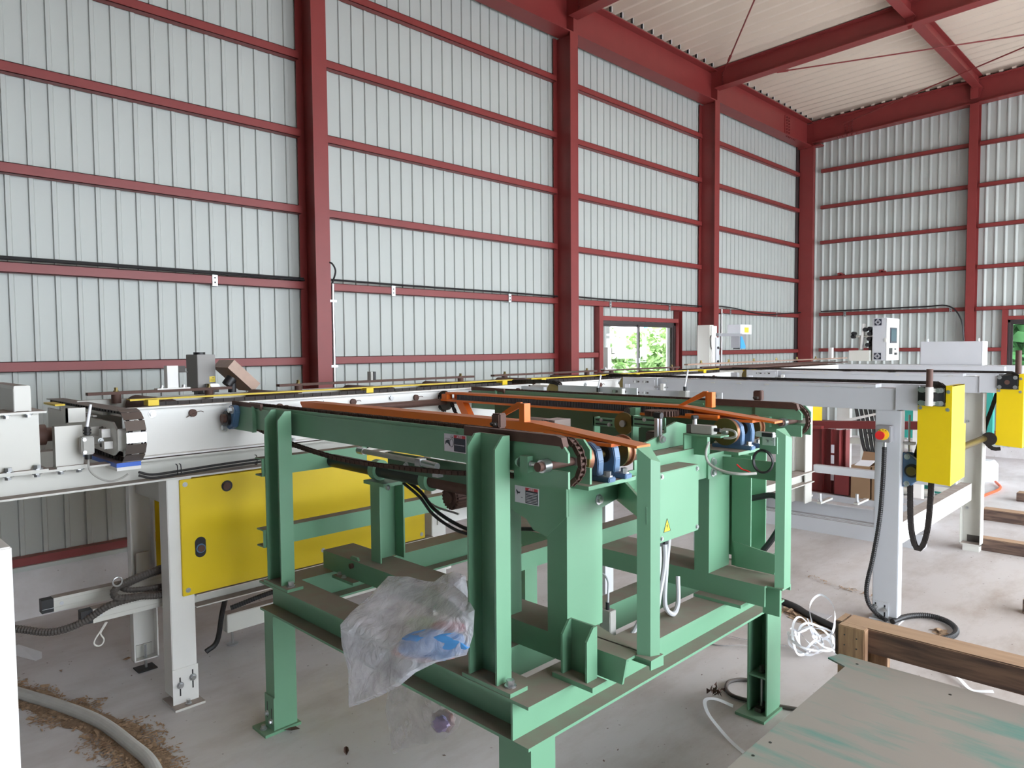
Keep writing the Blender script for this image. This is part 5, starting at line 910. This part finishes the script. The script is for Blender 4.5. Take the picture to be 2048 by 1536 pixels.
obj('funnel_body', B().box(-4.38, -4.27, 8.34, 8.52, 1.575, 1.745), 'greyplastic', mh); obj('blue_funnel', B().prism([(8.37, 1.745), (8.385, 1.745), (8.49, 1.60), (8.49, 1.565), (8.37, 1.565)], 'x', -4.27, -4.262), 'skyblue', mh); obj('nozzle', B().box(-4.36, -4.30, 8.36, 8.42, 1.56, 1.585), 'black', mh)
tubeobj('cable', [(-4.255, 7.72, 1.74), (-4.25, 7.60, 1.70), (-4.25, 7.64, 1.5), (-4.25, 7.66, 1.3)], .006, 'grime', mh)
# bits on the far girt
for k, x_ in enumerate((-4.45, -3.83)): one('bracket_scrap', B().box(x_, x_+.06, 11.985, 12.03, 2.722, 2.76).box(x_+.03, x_+.10, 11.985, 12.02, 2.722, 2.74), 'red', ('small red bracket left lying on the far wall girt, left one', 'small red bracket left lying on the far wall girt, right one')[k], 'bracket', (x_, 12, 2.72))
# ================================================================ FOREGROUND AND FLOOR THINGS
nc = thing('white_cabinet', 'plain white cabinet edge at the bottom left corner', 'cabinet', (-2.5, -.1, 0)); obj('cabinet_body', B().box(-2.9, -2.3, -.7, .414, 0, 1.077), 'white', nc, bev=.004)
# timber stand and worn steel plate
ts = thing('timber_stand', 'rough timber beam nailed to short studs, at the lower right', 'timber', (-.3, 2.95, 0))
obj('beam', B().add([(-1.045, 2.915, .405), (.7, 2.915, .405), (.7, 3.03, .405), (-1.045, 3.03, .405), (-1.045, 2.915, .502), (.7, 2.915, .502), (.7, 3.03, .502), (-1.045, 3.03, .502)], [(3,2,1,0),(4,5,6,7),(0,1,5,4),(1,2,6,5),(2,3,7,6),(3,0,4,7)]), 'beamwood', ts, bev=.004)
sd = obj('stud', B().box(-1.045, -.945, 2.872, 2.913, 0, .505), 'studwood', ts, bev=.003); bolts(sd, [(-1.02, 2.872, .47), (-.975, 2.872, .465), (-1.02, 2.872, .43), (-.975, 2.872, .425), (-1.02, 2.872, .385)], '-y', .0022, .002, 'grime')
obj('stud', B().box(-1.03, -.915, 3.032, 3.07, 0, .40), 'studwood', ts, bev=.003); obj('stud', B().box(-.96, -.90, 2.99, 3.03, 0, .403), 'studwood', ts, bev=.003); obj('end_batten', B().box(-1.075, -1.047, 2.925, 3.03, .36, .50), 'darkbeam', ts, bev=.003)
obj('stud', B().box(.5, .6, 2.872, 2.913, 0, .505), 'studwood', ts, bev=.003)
pl = thing('steel_plate', 'large worn steel plate with scuffed teal paint, lying flat at the lower right corner', 'plate', (-.3, 2.2, .3))
obj('plate_sheet', B().prism([(-1.03, 2.735), (-1.01, 2.80), (.9, 2.80), (.9, 1.2), (-.955, 1.2), (-.955, 2.70)], 'z', .414, .420), 'tealplate', pl)
bk = B()
for x_, y_ in ((-.93, 2.75), (-.955+.03, 2.02), (-.93, 1.92), (-.62, 2.72), (-.2, 2.7)): bk.cyl((x_, y_, .4195), (x_, y_, .4206), .005, 10)
obj('drill_hole', bk, 'black', pl, kind='stuff')
bk = B(); rnd = random.Random(9)
for i in range(9): x_ = rnd.uniform(-.8, .2); y_ = rnd.uniform(1.6, 2.6); bk.obox((x_, y_, .4206), (rnd.uniform(.004, .02), -.003, 0), (.0004, .0008, 0), (0, 0, .0002))
obj('bare_scratch', bk, 'strap', pl, kind='stuff')
pf = thing('plate_trestle', 'low timber trestle hidden under the steel plate', 'trestle', (-.1, 2.0, 0))
for x_, y_ in ((-.6, 2.4), (-.6, 1.6), (.6, 2.4), (.6, 1.6)): obj('leg', B().box(x_, x_+.09, y_, y_+.09, 0, .33), 'timber', pf)
for y_ in (2.4, 1.6): obj('bearer', B().box(-.7, .8, y_, y_+.09, .33, .414), 'timber', pf)
# timbers on the floor to the right
for k, (xa, xb, ya, yb, h, l) in enumerate(((-1.37, .2, 6.48, 6.59, .095, 'dark square timber on the floor, nearest of the row at the right edge'), (-1.52, .1, 7.62, 7.76, .10, 'dark timber lying behind the nearest one, at the right edge'), (-1.45, .0, 8.75, 8.88, .09, 'short brown timber end at the right edge, third of the row'), (-1.55, -.2, 10.3, 10.42, .09, 'brown timber end at the right edge, farthest of the row'), (-.80, .3, 5.1, 5.2, .09, 'dark timber tip at the right edge below the others'))):
    b = B(); b.box(xa, xb, ya, yb, 0, h); one('floor_timber', b, 'darkbeam', l, 'timber', (xa, ya, 0), bev=.004)
# teal base unit with white end and orange air hose
tb = thing('teal_base', 'teal base frame with a white end housing on the floor near the far wall', 'frame', (-2.2, 9.7, 0))
obj('channel', B().box(-2.6, -1.95, 9.75, 9.85, .02, .30), 'teal', tb); obj('channel', B().box(-2.6, -1.95, 8.55, 8.63, .02, .22), 'teal', tb); obj('end_housing', B().prism([(-1.97, 0), (-1.82, 0), (-1.82, .20), (-1.86, .25), (-1.97, .25)], 'y', 9.7, 9.9), 'strap', tb, bev=.004); obj('deck', B().box(-2.7, -2.0, 8.5, 8.9, .24, .33), 'strap', tb); obj('brace', B().box(-2.6, -1.7, 8.9, 9.0, .55, 1.15), 'teal', tb); 
o = obj('roller', B().cyl((-2.6, 8.35, .05), (-2.1, 8.35, .05), .04, 16), 'cream', tb, smooth_=True); obj('port_block', B().box(-2.12, -1.98, 8.45, 8.55, .06, .22), 'cream', tb)
one('orange_air_hose', B().tube([(-3.1, 6.1, .012), (-2.97, 6.35, .012), (-3.2, 7.4, .012), (-2.75, 7.75, .012), (-2.4, 7.8, .012), (-2.15, 7.8, .012), (-1.8, 8.15, .012), (-1.74, 8.8, .012), (-1.70, 9.35, .012), (-1.80, 9.66, .03)], .014, 8), 'ohose', 'orange air hose running over the floor under the right conveyor', 'hose', (-2.5, 7.8, 0), smooth_=True)
# floor hoses and cables
one('dark_floor_hose', B().tube([(-3.0, 4.6, .02), (-2.3, 4.38, .02), (-1.85, 4.27, .02), (-1.7, 4.18, .02), (-1.52, 4.09, .02), (-1.38, 4.03, .02), (-1.3, 4.0, .02)], .02, 10), 'rubber', 'black hose on the floor behind the timber stand', 'hose', (-1.6, 4.1, 0), smooth_=True)
one('grey_floor_hose', B().tube([(-4.5, .42, .026), (-4.2, .60, .026), (-3.9, .71, .026), (-3.64, .805, .026), (-3.36, .885, .026), (-3.07, .918, .026), (-2.83, .925, .026), (-2.5, .85, .026), (-2.2, .7, .026)], .0245, 14, .008), 'ghose', 'thick pale grey ribbed hose curving across the floor, bottom left', 'hose', (-3.4, .87, 0))
one('grey_floor_cable', B().tube([(-1.42, 3.12, .01), (-1.56, 3.17, .01), (-1.62, 3.09, .01), (-1.57, 2.99, .01), (-1.465, 2.985, .01), (-1.25, 3.07, .01), (-.9, 3.2, .01)], .009, 8), 'grime', 'thin grey cable looping on the floor at the right rear table leg', 'cable', (-1.5, 3.0, 0), smooth_=True)
# wood chips and dust drifts
def drift(name, pts, w0, label, n=5200, seed=1):
    rnd = random.Random(seed); P = resample(smooth(pts), .02); b = B()
    for i in range(n):
        k = rnd.randrange(1, len(P)-1); p = P[k]; d = (P[k+1]-P[k-1]).normalized(); s = Vector((-d.y, d.x, 0)); g = max(-1.6, min(1.6, rnd.gauss(0, .62))); ww = w0*(.7+.5*noise.noise(p*6)+.25*noise.noise(p*17))
        c = p+s*g*ww; c.z = .003+.012*max(0, 1-abs(g))*rnd.random(); L = rnd.uniform(.002, .011)*(1 if rnd.random() < .93 else 2); a = rnd.uniform(0, 6.28)
        u = Vector((math.cos(a)*L, math.sin(a)*L, rnd.uniform(-.3, .3)*L)); v = Vector((-math.sin(a), math.cos(a), rnd.uniform(-.5, .5)))*L*rnd.uniform(.15, .5)
        b.add([c-u-v, c+u-v, c+u+v, c-u+v], [(0, 1, 2, 3)])
    o = obj(name, b, 'chips', kind='stuff', loc=tuple(P[len(P)//2])); tag(o, label, 'sawdust')
    # compacted dust under the loose chips
    vs = []; m = len(P)
    for k, p in enumerate(P):
        d = (P[min(k+1, m-1)]-P[max(k-1, 0)]).normalized(); s = Vector((-d.y, d.x, 0)); tap = min(1, k/6, (m-1-k)/6)
        for j, q in enumerate((-1.0, -.6, -.2, .2, .6, 1.0)):
            e = w0*.72*q*(.9+.7*noise.noise(p*9+Vector((j*3, 0, 0))))*tap; c = p+s*e; c.z = .001+.009*(1-q*q)*tap; vs.append(c)
    if n < 500: return o
    b = B(); b.add(vs, [(k*6+j, k*6+j+1, (k+1)*6+j+1, (k+1)*6+j) for k in range(m-1) for j in range(5)]); obj('packed_dust', b, 'chipd', o)
drift('wood_chips', [(-4.6, .46, 0), (-4.25, .60, 0), (-3.9, .73, 0), (-3.6, .825, 0), (-3.35, .90, 0), (-3.1, .93, 0), (-2.9, .925, 0), (-2.7, .89, 0)], .105, 'brown wood chips and sawdust drifted along the grey hose', 17000, 3)
drift('wood_chips', [(-1.85, 4.22, 0), (-1.7, 4.12, 0), (-1.5, 4.02, 0)], .04, 'brown dust and chips along the black floor hose', 1500, 4)
drift('wood_chips', [(-2.0, 4.95, 0), (-1.8, 4.85, 0), (-1.62, 4.82, 0), (-1.45, 4.72, 0)], .05, 'thin scatter of chips on the floor past the right table corner', 160, 6)
drift('wood_chips', [(-1.1, 4.5, 0), (-1.05, 4.42, 0), (-1.02, 4.33, 0)], .035, 'small patch of chips inside the conduit loop', 700, 8)
rnd = random.Random(21)
def leafo(x_, y_, L, a, m, label, wd=.35):
    b = B(); u = Vector((math.cos(a), math.sin(a), 0))*L; v = Vector((-math.sin(a), math.cos(a), 0))*L*wd; c = Vector((x_, y_, .006))
    b.add([c-u, c-u*.3-v+Vector((0,0,.006)), c+u*.4-v*.8+Vector((0,0,.008)), c+u+Vector((0,0,.004)), c+u*.4+v*.8+Vector((0,0,.010)), c-u*.3+v+Vector((0,0,.004)), c+Vector((0,0,-.003))], [(0,1,6),(1,2,6),(2,3,6),(3,4,6),(4,5,6),(5,0,6)]); return one('dry_leaf', b, m, label, 'leaf', (x_, y_, 0))
leafo(-3.99, 1.19, .022, 1.2, 'carton', 'small tan dry leaf on the floor left of the white legs'); leafo(-4.08, .915, .02, 0, 'tape', 'faint pinkish leaf on the floor above the wood chips'); leafo(-2.43, 1.51, .03, 2.6, 'rust', 'small dark brown leaf on the floor under the table, lower middle')
leafo(-2.83, .905, .035, 1.4, 'carton', 'orange brown leaf lying against the grey hose'); leafo(-2.735, 1.44, .035, .8, 'rust', 'dark curled leaf at the left green table foot')
b = B()
for i in range(26): 
    a, c = rnd.uniform(0, 6.28), rnd.uniform(0, 6.28); p = Vector((-1.60+.025*rnd.uniform(-1, 1), 3.0+.025*rnd.uniform(-1, 1)-.07, .02+.03*rnd.random())); L = .02; b.add([p, p+Vector((math.cos(a)*L, math.sin(a)*L, .01)), p+Vector((math.cos(c)*L, math.sin(c)*L, -.015))], [(0, 1, 2)])
tag(obj('leaf_litter', b, 'rust', kind='stuff', loc=(-1.6, 2.93, 0)), 'crumpled brown leaf clump by the thin grey cable loop', 'leaves')
# small dirt marks scattered on the concrete
b = B()
for i in range(420):
    x_, y_ = rnd.uniform(-4.8, -.2), rnd.uniform(.6, 7); L = rnd.uniform(.002, .010); a = rnd.uniform(0, 6.28); c = Vector((x_, y_, .0015)); u = Vector((math.cos(a), math.sin(a), 0))*L; v = Vector((-math.sin(a), math.cos(a), 0))*L*rnd.uniform(.2, .6); b.add([c-u, c-v, c+u, c+v], [(0, 1, 2, 3)])
tag(obj('floor_dirt', b, 'rust', kind='stuff', loc=(-2, 3, 0)), 'dark crumbs and dirt specks scattered over the concrete floor', 'dirt')
# white strapping
def ribbon(pts, w_, wob, seed):
    rn = random.Random(seed); P = smooth(pts, 7); vs = []; ph = rn.uniform(0, 6)
    for i, p in enumerate(P):
        d = (P[min(i+1, len(P)-1)]-P[max(i-1, 0)]).normalized(); t = ph+i*wob; s = d.cross(Vector((0, 0, 1))); s = s.normalized() if s.length > .01 else Vector((1, 0, 0)); n2 = d.cross(s).normalized(); q = s*math.cos(t)+n2*math.sin(t); vs += [p-q*w_/2, p+q*w_/2]
    b = B(); b.add(vs, [(2*i, 2*i+1, 2*i+3, 2*i+2) for i in range(len(P)-1)]); return b
tg = thing('strapping_tangle', 'tangled white plastic strapping on the floor beside the timber stand', 'strapping', (-1.45, 3.7, 0)); rn = random.Random(12)
for k in range(7):
    cx, cy = -1.47+rn.uniform(-.05, .06), 3.68+rn.uniform(-.07, .07); r_ = rn.uniform(.06, .12); tl = rn.uniform(.2, 1.2); az = rn.uniform(0, 3.1); pts = []
    for i in range(11):
        a = 6.28*i/9; q = Vector((math.cos(a)*r_, math.sin(a)*r_*.8*math.cos(tl), math.sin(a)*r_*math.sin(tl))); q = Matrix.Rotation(az, 3, 'Z') @ q; pts.append((cx+q.x, cy+q.y, max(.012, .05+.04*rn.random()+q.z*.8)))
    obj('strap_loop', ribbon(pts, .012, .07, k), 'strap', tg)
obj('strap_loop', ribbon([(-1.47, 3.75, .05), (-1.53, 3.80, .20), (-1.49, 3.84, .27), (-1.42, 3.84, .22), (-1.41, 3.80, .10), (-1.48, 3.74, .04)], .013, .03, 3), 'strap', tg); obj('strap_tail', ribbon([(-1.60, 3.68, .01), (-1.75, 3.62, .01), (-1.9, 3.58, .012)], .016, 0, 5), 'strap', tg)
one('white_strap', ribbon([(-1.50, 2.90, .005), (-1.56, 2.86, .03), (-1.58, 2.80, .04), (-1.53, 2.73, .03), (-1.45, 2.68, .012), (-1.35, 2.62, .004), (-1.22, 2.56, .003)], .016, .02, 2), 'strap', 'curled white strap on the floor in front of the right rear table leg', 'strapping', (-1.5, 2.75, 0))
one('white_strap', ribbon([(-1.98, 3.42, .004), (-1.86, 3.46, .004), (-1.76, 3.53, .012), (-1.62, 3.62, .004)], .022, 0, 2), 'strap', 'flat white strap on the floor behind the right rear table leg', 'strapping', (-1.8, 3.5, 0))
one('white_strap', ribbon([(-.98, 4.0, .004), (-.85, 3.86, .02), (-.78, 3.80, .004), (-.70, 3.83, .012)], .02, .04, 2), 'strap', 'short white strap seen under the timber beam', 'strapping', (-.85, 3.85, 0))
b = B(); b.add([(-4.6, .75, .003), (-4.32, .86, .003), (-4.31, .885, .012), (-4.38, .90, .02), (-4.6, .84, .015)], [(0, 1, 2, 3, 4)]); one('plastic_scrap', b, 'strap', 'white plastic scrap on the floor beside the white cabinet', 'scrap', (-4.4, .83, 0))
one('paper_scrap', B().box(-1.72, -1.60, 4.22, 4.30, .001, .003), 'lgrey', 'pale scrap on the floor beside the black hose', 'scrap', (-1.66, 4.26, 0))
# cable trunking, conduit and skid under the left conveyor
for k, (xx, ya, za, l) in enumerate(((-3.46, .905, .418, 'off-white cable trunking with black end, front one'), (-3.64, .80, .45, 'off-white cable trunking with black end, rear one'))):
    t = thing('cable_trunking', l, 'trunking', (xx, 1.4, za)); obj('trunking_body', B().box(xx-.05, xx, ya, 2.4, za, za+.062).box(xx, xx+.0015, ya, 2.4, za+.018, za+.020).box(xx, xx+.0015, ya, 2.4, za+.046, za+.048), 'cream', t, bev=.0)
    e = obj('end_joint', B().box(xx-.048, xx-.002, ya-.045, ya, za+.002, za+.060), 'black', t); obj('bare_edge', B().box(xx-.002, xx-.0005, ya-.045, ya, za+.018, za+.020), 'steel', e); obj('knockout', B().cyl((xx, ya+.03, za+.033), (xx+.002, ya+.03, za+.033), .008, 16), 'lgrey', t)
one('trunking_bracket', B().box(-3.80, -3.42, 1.2, 1.24, .40, .417).box(-3.80, -3.79, 1.19, 1.25, .40, .60), 'cream', 'off-white bracket holding the cable trunking, beside the front legs', 'bracket', (-3.6, 1.2, .4))
one('flexible_conduit', B().tube([(-3.9, .3, .5), (-3.72, .50, .46), (-3.60, .66, .425), (-3.52, .76, .405), (-3.47, .86, .43), (-3.44, .96, .485), (-3.43, 1.05, .497), (-3.45, 1.13, .49), (-3.5, 1.25, .47)], .0165, 10, .012), 'grime', 'dusty black flexible conduit drooping left of the trunking', 'conduit', (-3.5, .8, .42))
one('flexible_conduit', B().tube([(-3.5, 1.30, .60), (-3.48, 1.16, .585), (-3.47, 1.06, .568), (-3.46, 1.0, .548), (-3.44, .985, .53), (-3.42, 1.0, .515), (-3.41, 1.08, .505), (-3.42, 1.18, .485), (-3.46, 1.30, .48)], .0165, 10, .012), 'grime', 'dusty black flexible conduit doubled back on top of the trunking', 'conduit', (-3.45, 1.1, .5))
one('flexible_conduit', B().tube([(-3.55, 1.32, .57), (-3.53, 1.16, .555), (-3.50, 1.05, .54), (-3.48, 1.04, .53), (-3.46, 1.10, .52), (-3.48, 1.3, .50)], .0125, 10, .012), 'grime', 'inner dusty flexible conduit in the bundle on the trunking', 'conduit', (-3.5, 1.1, .54))
one('pipe_ring', B().tube([(-3.41+.0*i, .992+.019*math.cos(i*.7), .592+.019*math.sin(i*.7)) for i in range(10)], .004, 8), 'steel', 'small bright metal ring tied on the conduit bundle', 'ring', (-3.41, .99, .59), smooth_=True)
one('rope_loop', B().tube([(-3.43, .945, .42), (-3.435, .925, .385), (-3.44, .905, .355), (-3.44, .90, .335), (-3.44, .915, .32), (-3.44, .932, .325), (-3.44, .938, .345), (-3.435, .925, .375), (-3.43, .938, .40), (-3.43, .95, .42)], .0035, 8), 'rope', 'white cord loop hanging from the front trunking', 'cord', (-3.44, .92, .37), smooth_=True)
sk = thing('skid_beam', 'low off-white beam on levelling feet, on the floor behind the left table leg', 'beam', (-3.8, 2.3, 0)); obj('box_beam', B().box(-3.83, -3.76, 1.62, 3.2, .08, .18), 'cream', sk, bev=.003)
for y_ in (1.66, 3.1): f = obj('levelling_foot', B().cyl((-3.79, y_, 0), (-3.79, y_, .008), .03, 18).cyl((-3.79, y_, .008), (-3.79, y_, .08), .007, 8), 'steel', sk)
one('black_conduit', B().tube([(-3.6, 1.62, .55), (-3.66, 1.60, .4), (-3.72, 1.58, .22), (-3.75, 1.56, .06), (-3.75, 1.5, .02)], .014, 8), 'rubber', 'black cable dropping to the floor behind the yellow panel', 'cable', (-3.7, 1.6, .3), smooth_=True)
one('black_conduit', B().tube([(-3.66, 1.60, .25), (-3.62, 1.8, .29), (-3.6, 2.0, .30), (-3.6, 2.4, .32)], .014, 8, .012), 'rubber', 'ribbed black conduit lying under the yellow panel', 'conduit', (-3.6, 1.9, .3))
vv = thing('air_unit', 'small grey air valve unit with white fittings behind the table', 'valve', (-3.2, 3.0, .6)); obj('valve_body', B().box(-3.28, -3.18, 2.92, 3.06, .66, .74), 'lgrey', vv, bev=.004)
obj('coil', B().box(-3.28, -3.2, 2.84, 2.92, .65, .74), 'black', vv)
for y_ in (2.97, 3.1): obj('fitting', B().cyl((-3.2, y_, .64), (-3.12, y_, .62), .022, 14), 'white', vv, smooth_=True)
obj('mount_beam', B().box(-3.36, -3.29, 2.7, 4.2, .55, .64), 'white', vv)
# ---------------------------------------------------------------- plastic bags
def bag(name, pts, cen, T0, T1, m, label, seed, rings=9):
    n0 = len(pts); P = [Vector(p) for p in pts]; Q = []
    for i in range(n0):
        a, b_ = P[i], P[(i+1) % n0]
        for j in range(4): Q.append(a.lerp(b_, j/4))
    c = Vector(cen); n = len(Q); nv = Vector((.42, -.90, .1)).normalized(); vs = []; fs = []
    def pt(i, s, side): 
        p = c.lerp(Q[i], s); h = math.sqrt(max(0, 1-s**2.4)); w_ = noise.noise(p*9+Vector((seed, 0, 0)))*.020+noise.noise(p*26+Vector((0, seed, 0)))*.007
        return p+nv*side*((T0 if side > 0 else T1)*h)+nv*w_*min(1, h*2)
    for side in (1, -1):
        base_ = len(vs); vs.append(pt(0, 0, side))
        for k in range(1, rings+1):
            for i in range(n): vs.append(pt(i, k/rings, side))
        for i in range(n): fs.append((base_, base_+1+i, base_+1+(i+1) % n))
        for k in range(rings-1):
            for i in range(n): a = base_+1+k*n; fs.append((a+i, a+n+i, a+n+(i+1) % n, a+(i+1) % n))
    b = B(); b.add(vs, fs); return b
def blob(c, u, v, t, seed, N=14):
    c, u, v, t = map(Vector, (c, u, v, t)); vs = []; fs = []
    for i in range(N+1):
        for j in range(N):
            th, p = math.pi*i/N, 2*math.pi*j/N; q = Vector((math.sin(th)*math.cos(p), math.sin(th)*math.sin(p), math.cos(th))); r = 1+.30*noise.noise(q*2.2+Vector((seed, 0, 0))); vs.append(c+(u*q.x+v*q.y+t*q.z)*r)
    for i in range(N):
        for j in range(N): fs.append((i*N+j, (i+1)*N+j, (i+1)*N+(j+1) % N, i*N+(j+1) % N))
    return B().add(vs, fs)
BAG1 = [(-2.029, 1.44, 0.816), (-2.019, 1.36, 0.772), (-2.017, 1.28, 0.734), (-2.017, 1.24, 0.704), (-1.978, 1.22, 0.655), (-1.927, 1.21, 0.593), (-1.91, 1.2, 0.482), (-1.845, 1.2, 0.516), (-1.739, 1.2, 0.577), (-1.639, 1.2, 0.643), (-1.595, 1.22, 0.687), (-1.542, 1.25, 0.722), (-1.468, 1.3, 0.75), (-1.473, 1.33, 0.796), (-1.499, 1.36, 0.853), (-1.582, 1.4, 0.866), (-1.698, 1.44, 0.868), (-1.848, 1.46, 0.834), (-1.942, 1.46, 0.829)]
BAG2 = [(-2.056, 1.62, 0.511), (-2.239, 1.58, 0.284), (-2.232, 1.56, 0.225), (-2.191, 1.55, 0.147), (-2.165, 1.55, 0.084), (-2.114, 1.55, 0.123), (-1.987, 1.56, 0.188), (-1.888, 1.57, 0.241), (-1.832, 1.58, 0.299), (-1.831, 1.6, 0.344), (-1.876, 1.62, 0.42), (-1.914, 1.62, 0.515)]
BAG3 = [(-1.982, 1.6, 0.765), (-1.95, 1.62, 0.795), (-1.896, 1.62, 0.819), (-1.83, 1.62, 0.821), (-1.796, 1.6, 0.773), (-1.753, 1.55, 0.72), (-1.828, 1.55, 0.752), (-1.917, 1.58, 0.758)]
bg1 = thing('plastic_bag', 'crumpled clear plastic bag of bright packaging, slung over the green base beam', 'bag', (-1.75, 1.3, .5))
obj('film_skin', bag('b', BAG1, (-1.76, 1.28, .70), .05, .03, 'film', '', 2), 'film', bg1, smooth_=True)
obj('contents', blob((-1.60, 1.285, .745), (.125, .03, .03), (0, .022, 0), (-.015, 0, .035), 2), 'wrapper', bg1, smooth_=True, label='blue and teal folded wrappers'); obj('contents', blob((-1.66, 1.29, .70), (.11, .03, .015), (0, .02, 0), (0, 0, .022), 5), 'wrapperp', bg1, smooth_=True, label='salmon pink folded wrappers'); obj('contents', blob((-1.70, 1.335, .765), (.09, .0, .018), (0, .02, 0), (0, 0, .02), 9), 'leafy', bg1, smooth_=True); obj('contents', blob((-1.60, 1.335, .785), (.09, .0, .02), (0, .02, 0), (0, 0, .014), 11), 'labelr', bg1, smooth_=True)
bg2 = thing('plastic_bag', 'thin clear plastic bag hanging below the green base beam', 'bag', (-2.0, 1.58, .3))
obj('film_skin', bag('b', BAG2, (-2.0, 1.58, .31), .05, .04, 'film2', '', 6), 'film2', bg2, smooth_=True); obj('contents', blob((-1.90, 1.57, .30), (.06, 0, .02), (0, .02, 0), (0, 0, .04), 4), 'wrapperp', bg2, smooth_=True); obj('contents', blob((-1.885, 1.545, .305), (.045, 0, .015), (0, .015, 0), (0, 0, .028), 8), 'wrapper', bg2, smooth_=True)
bg3 = thing('plastic_bag', 'small knotted top of clear plastic bag behind the second green post', 'bag', (-1.87, 1.6, .76)); obj('film_skin', bag('b', BAG3, (-1.87, 1.59, .78), .03, .02, 'film', '', 9), 'film', bg3, smooth_=True)
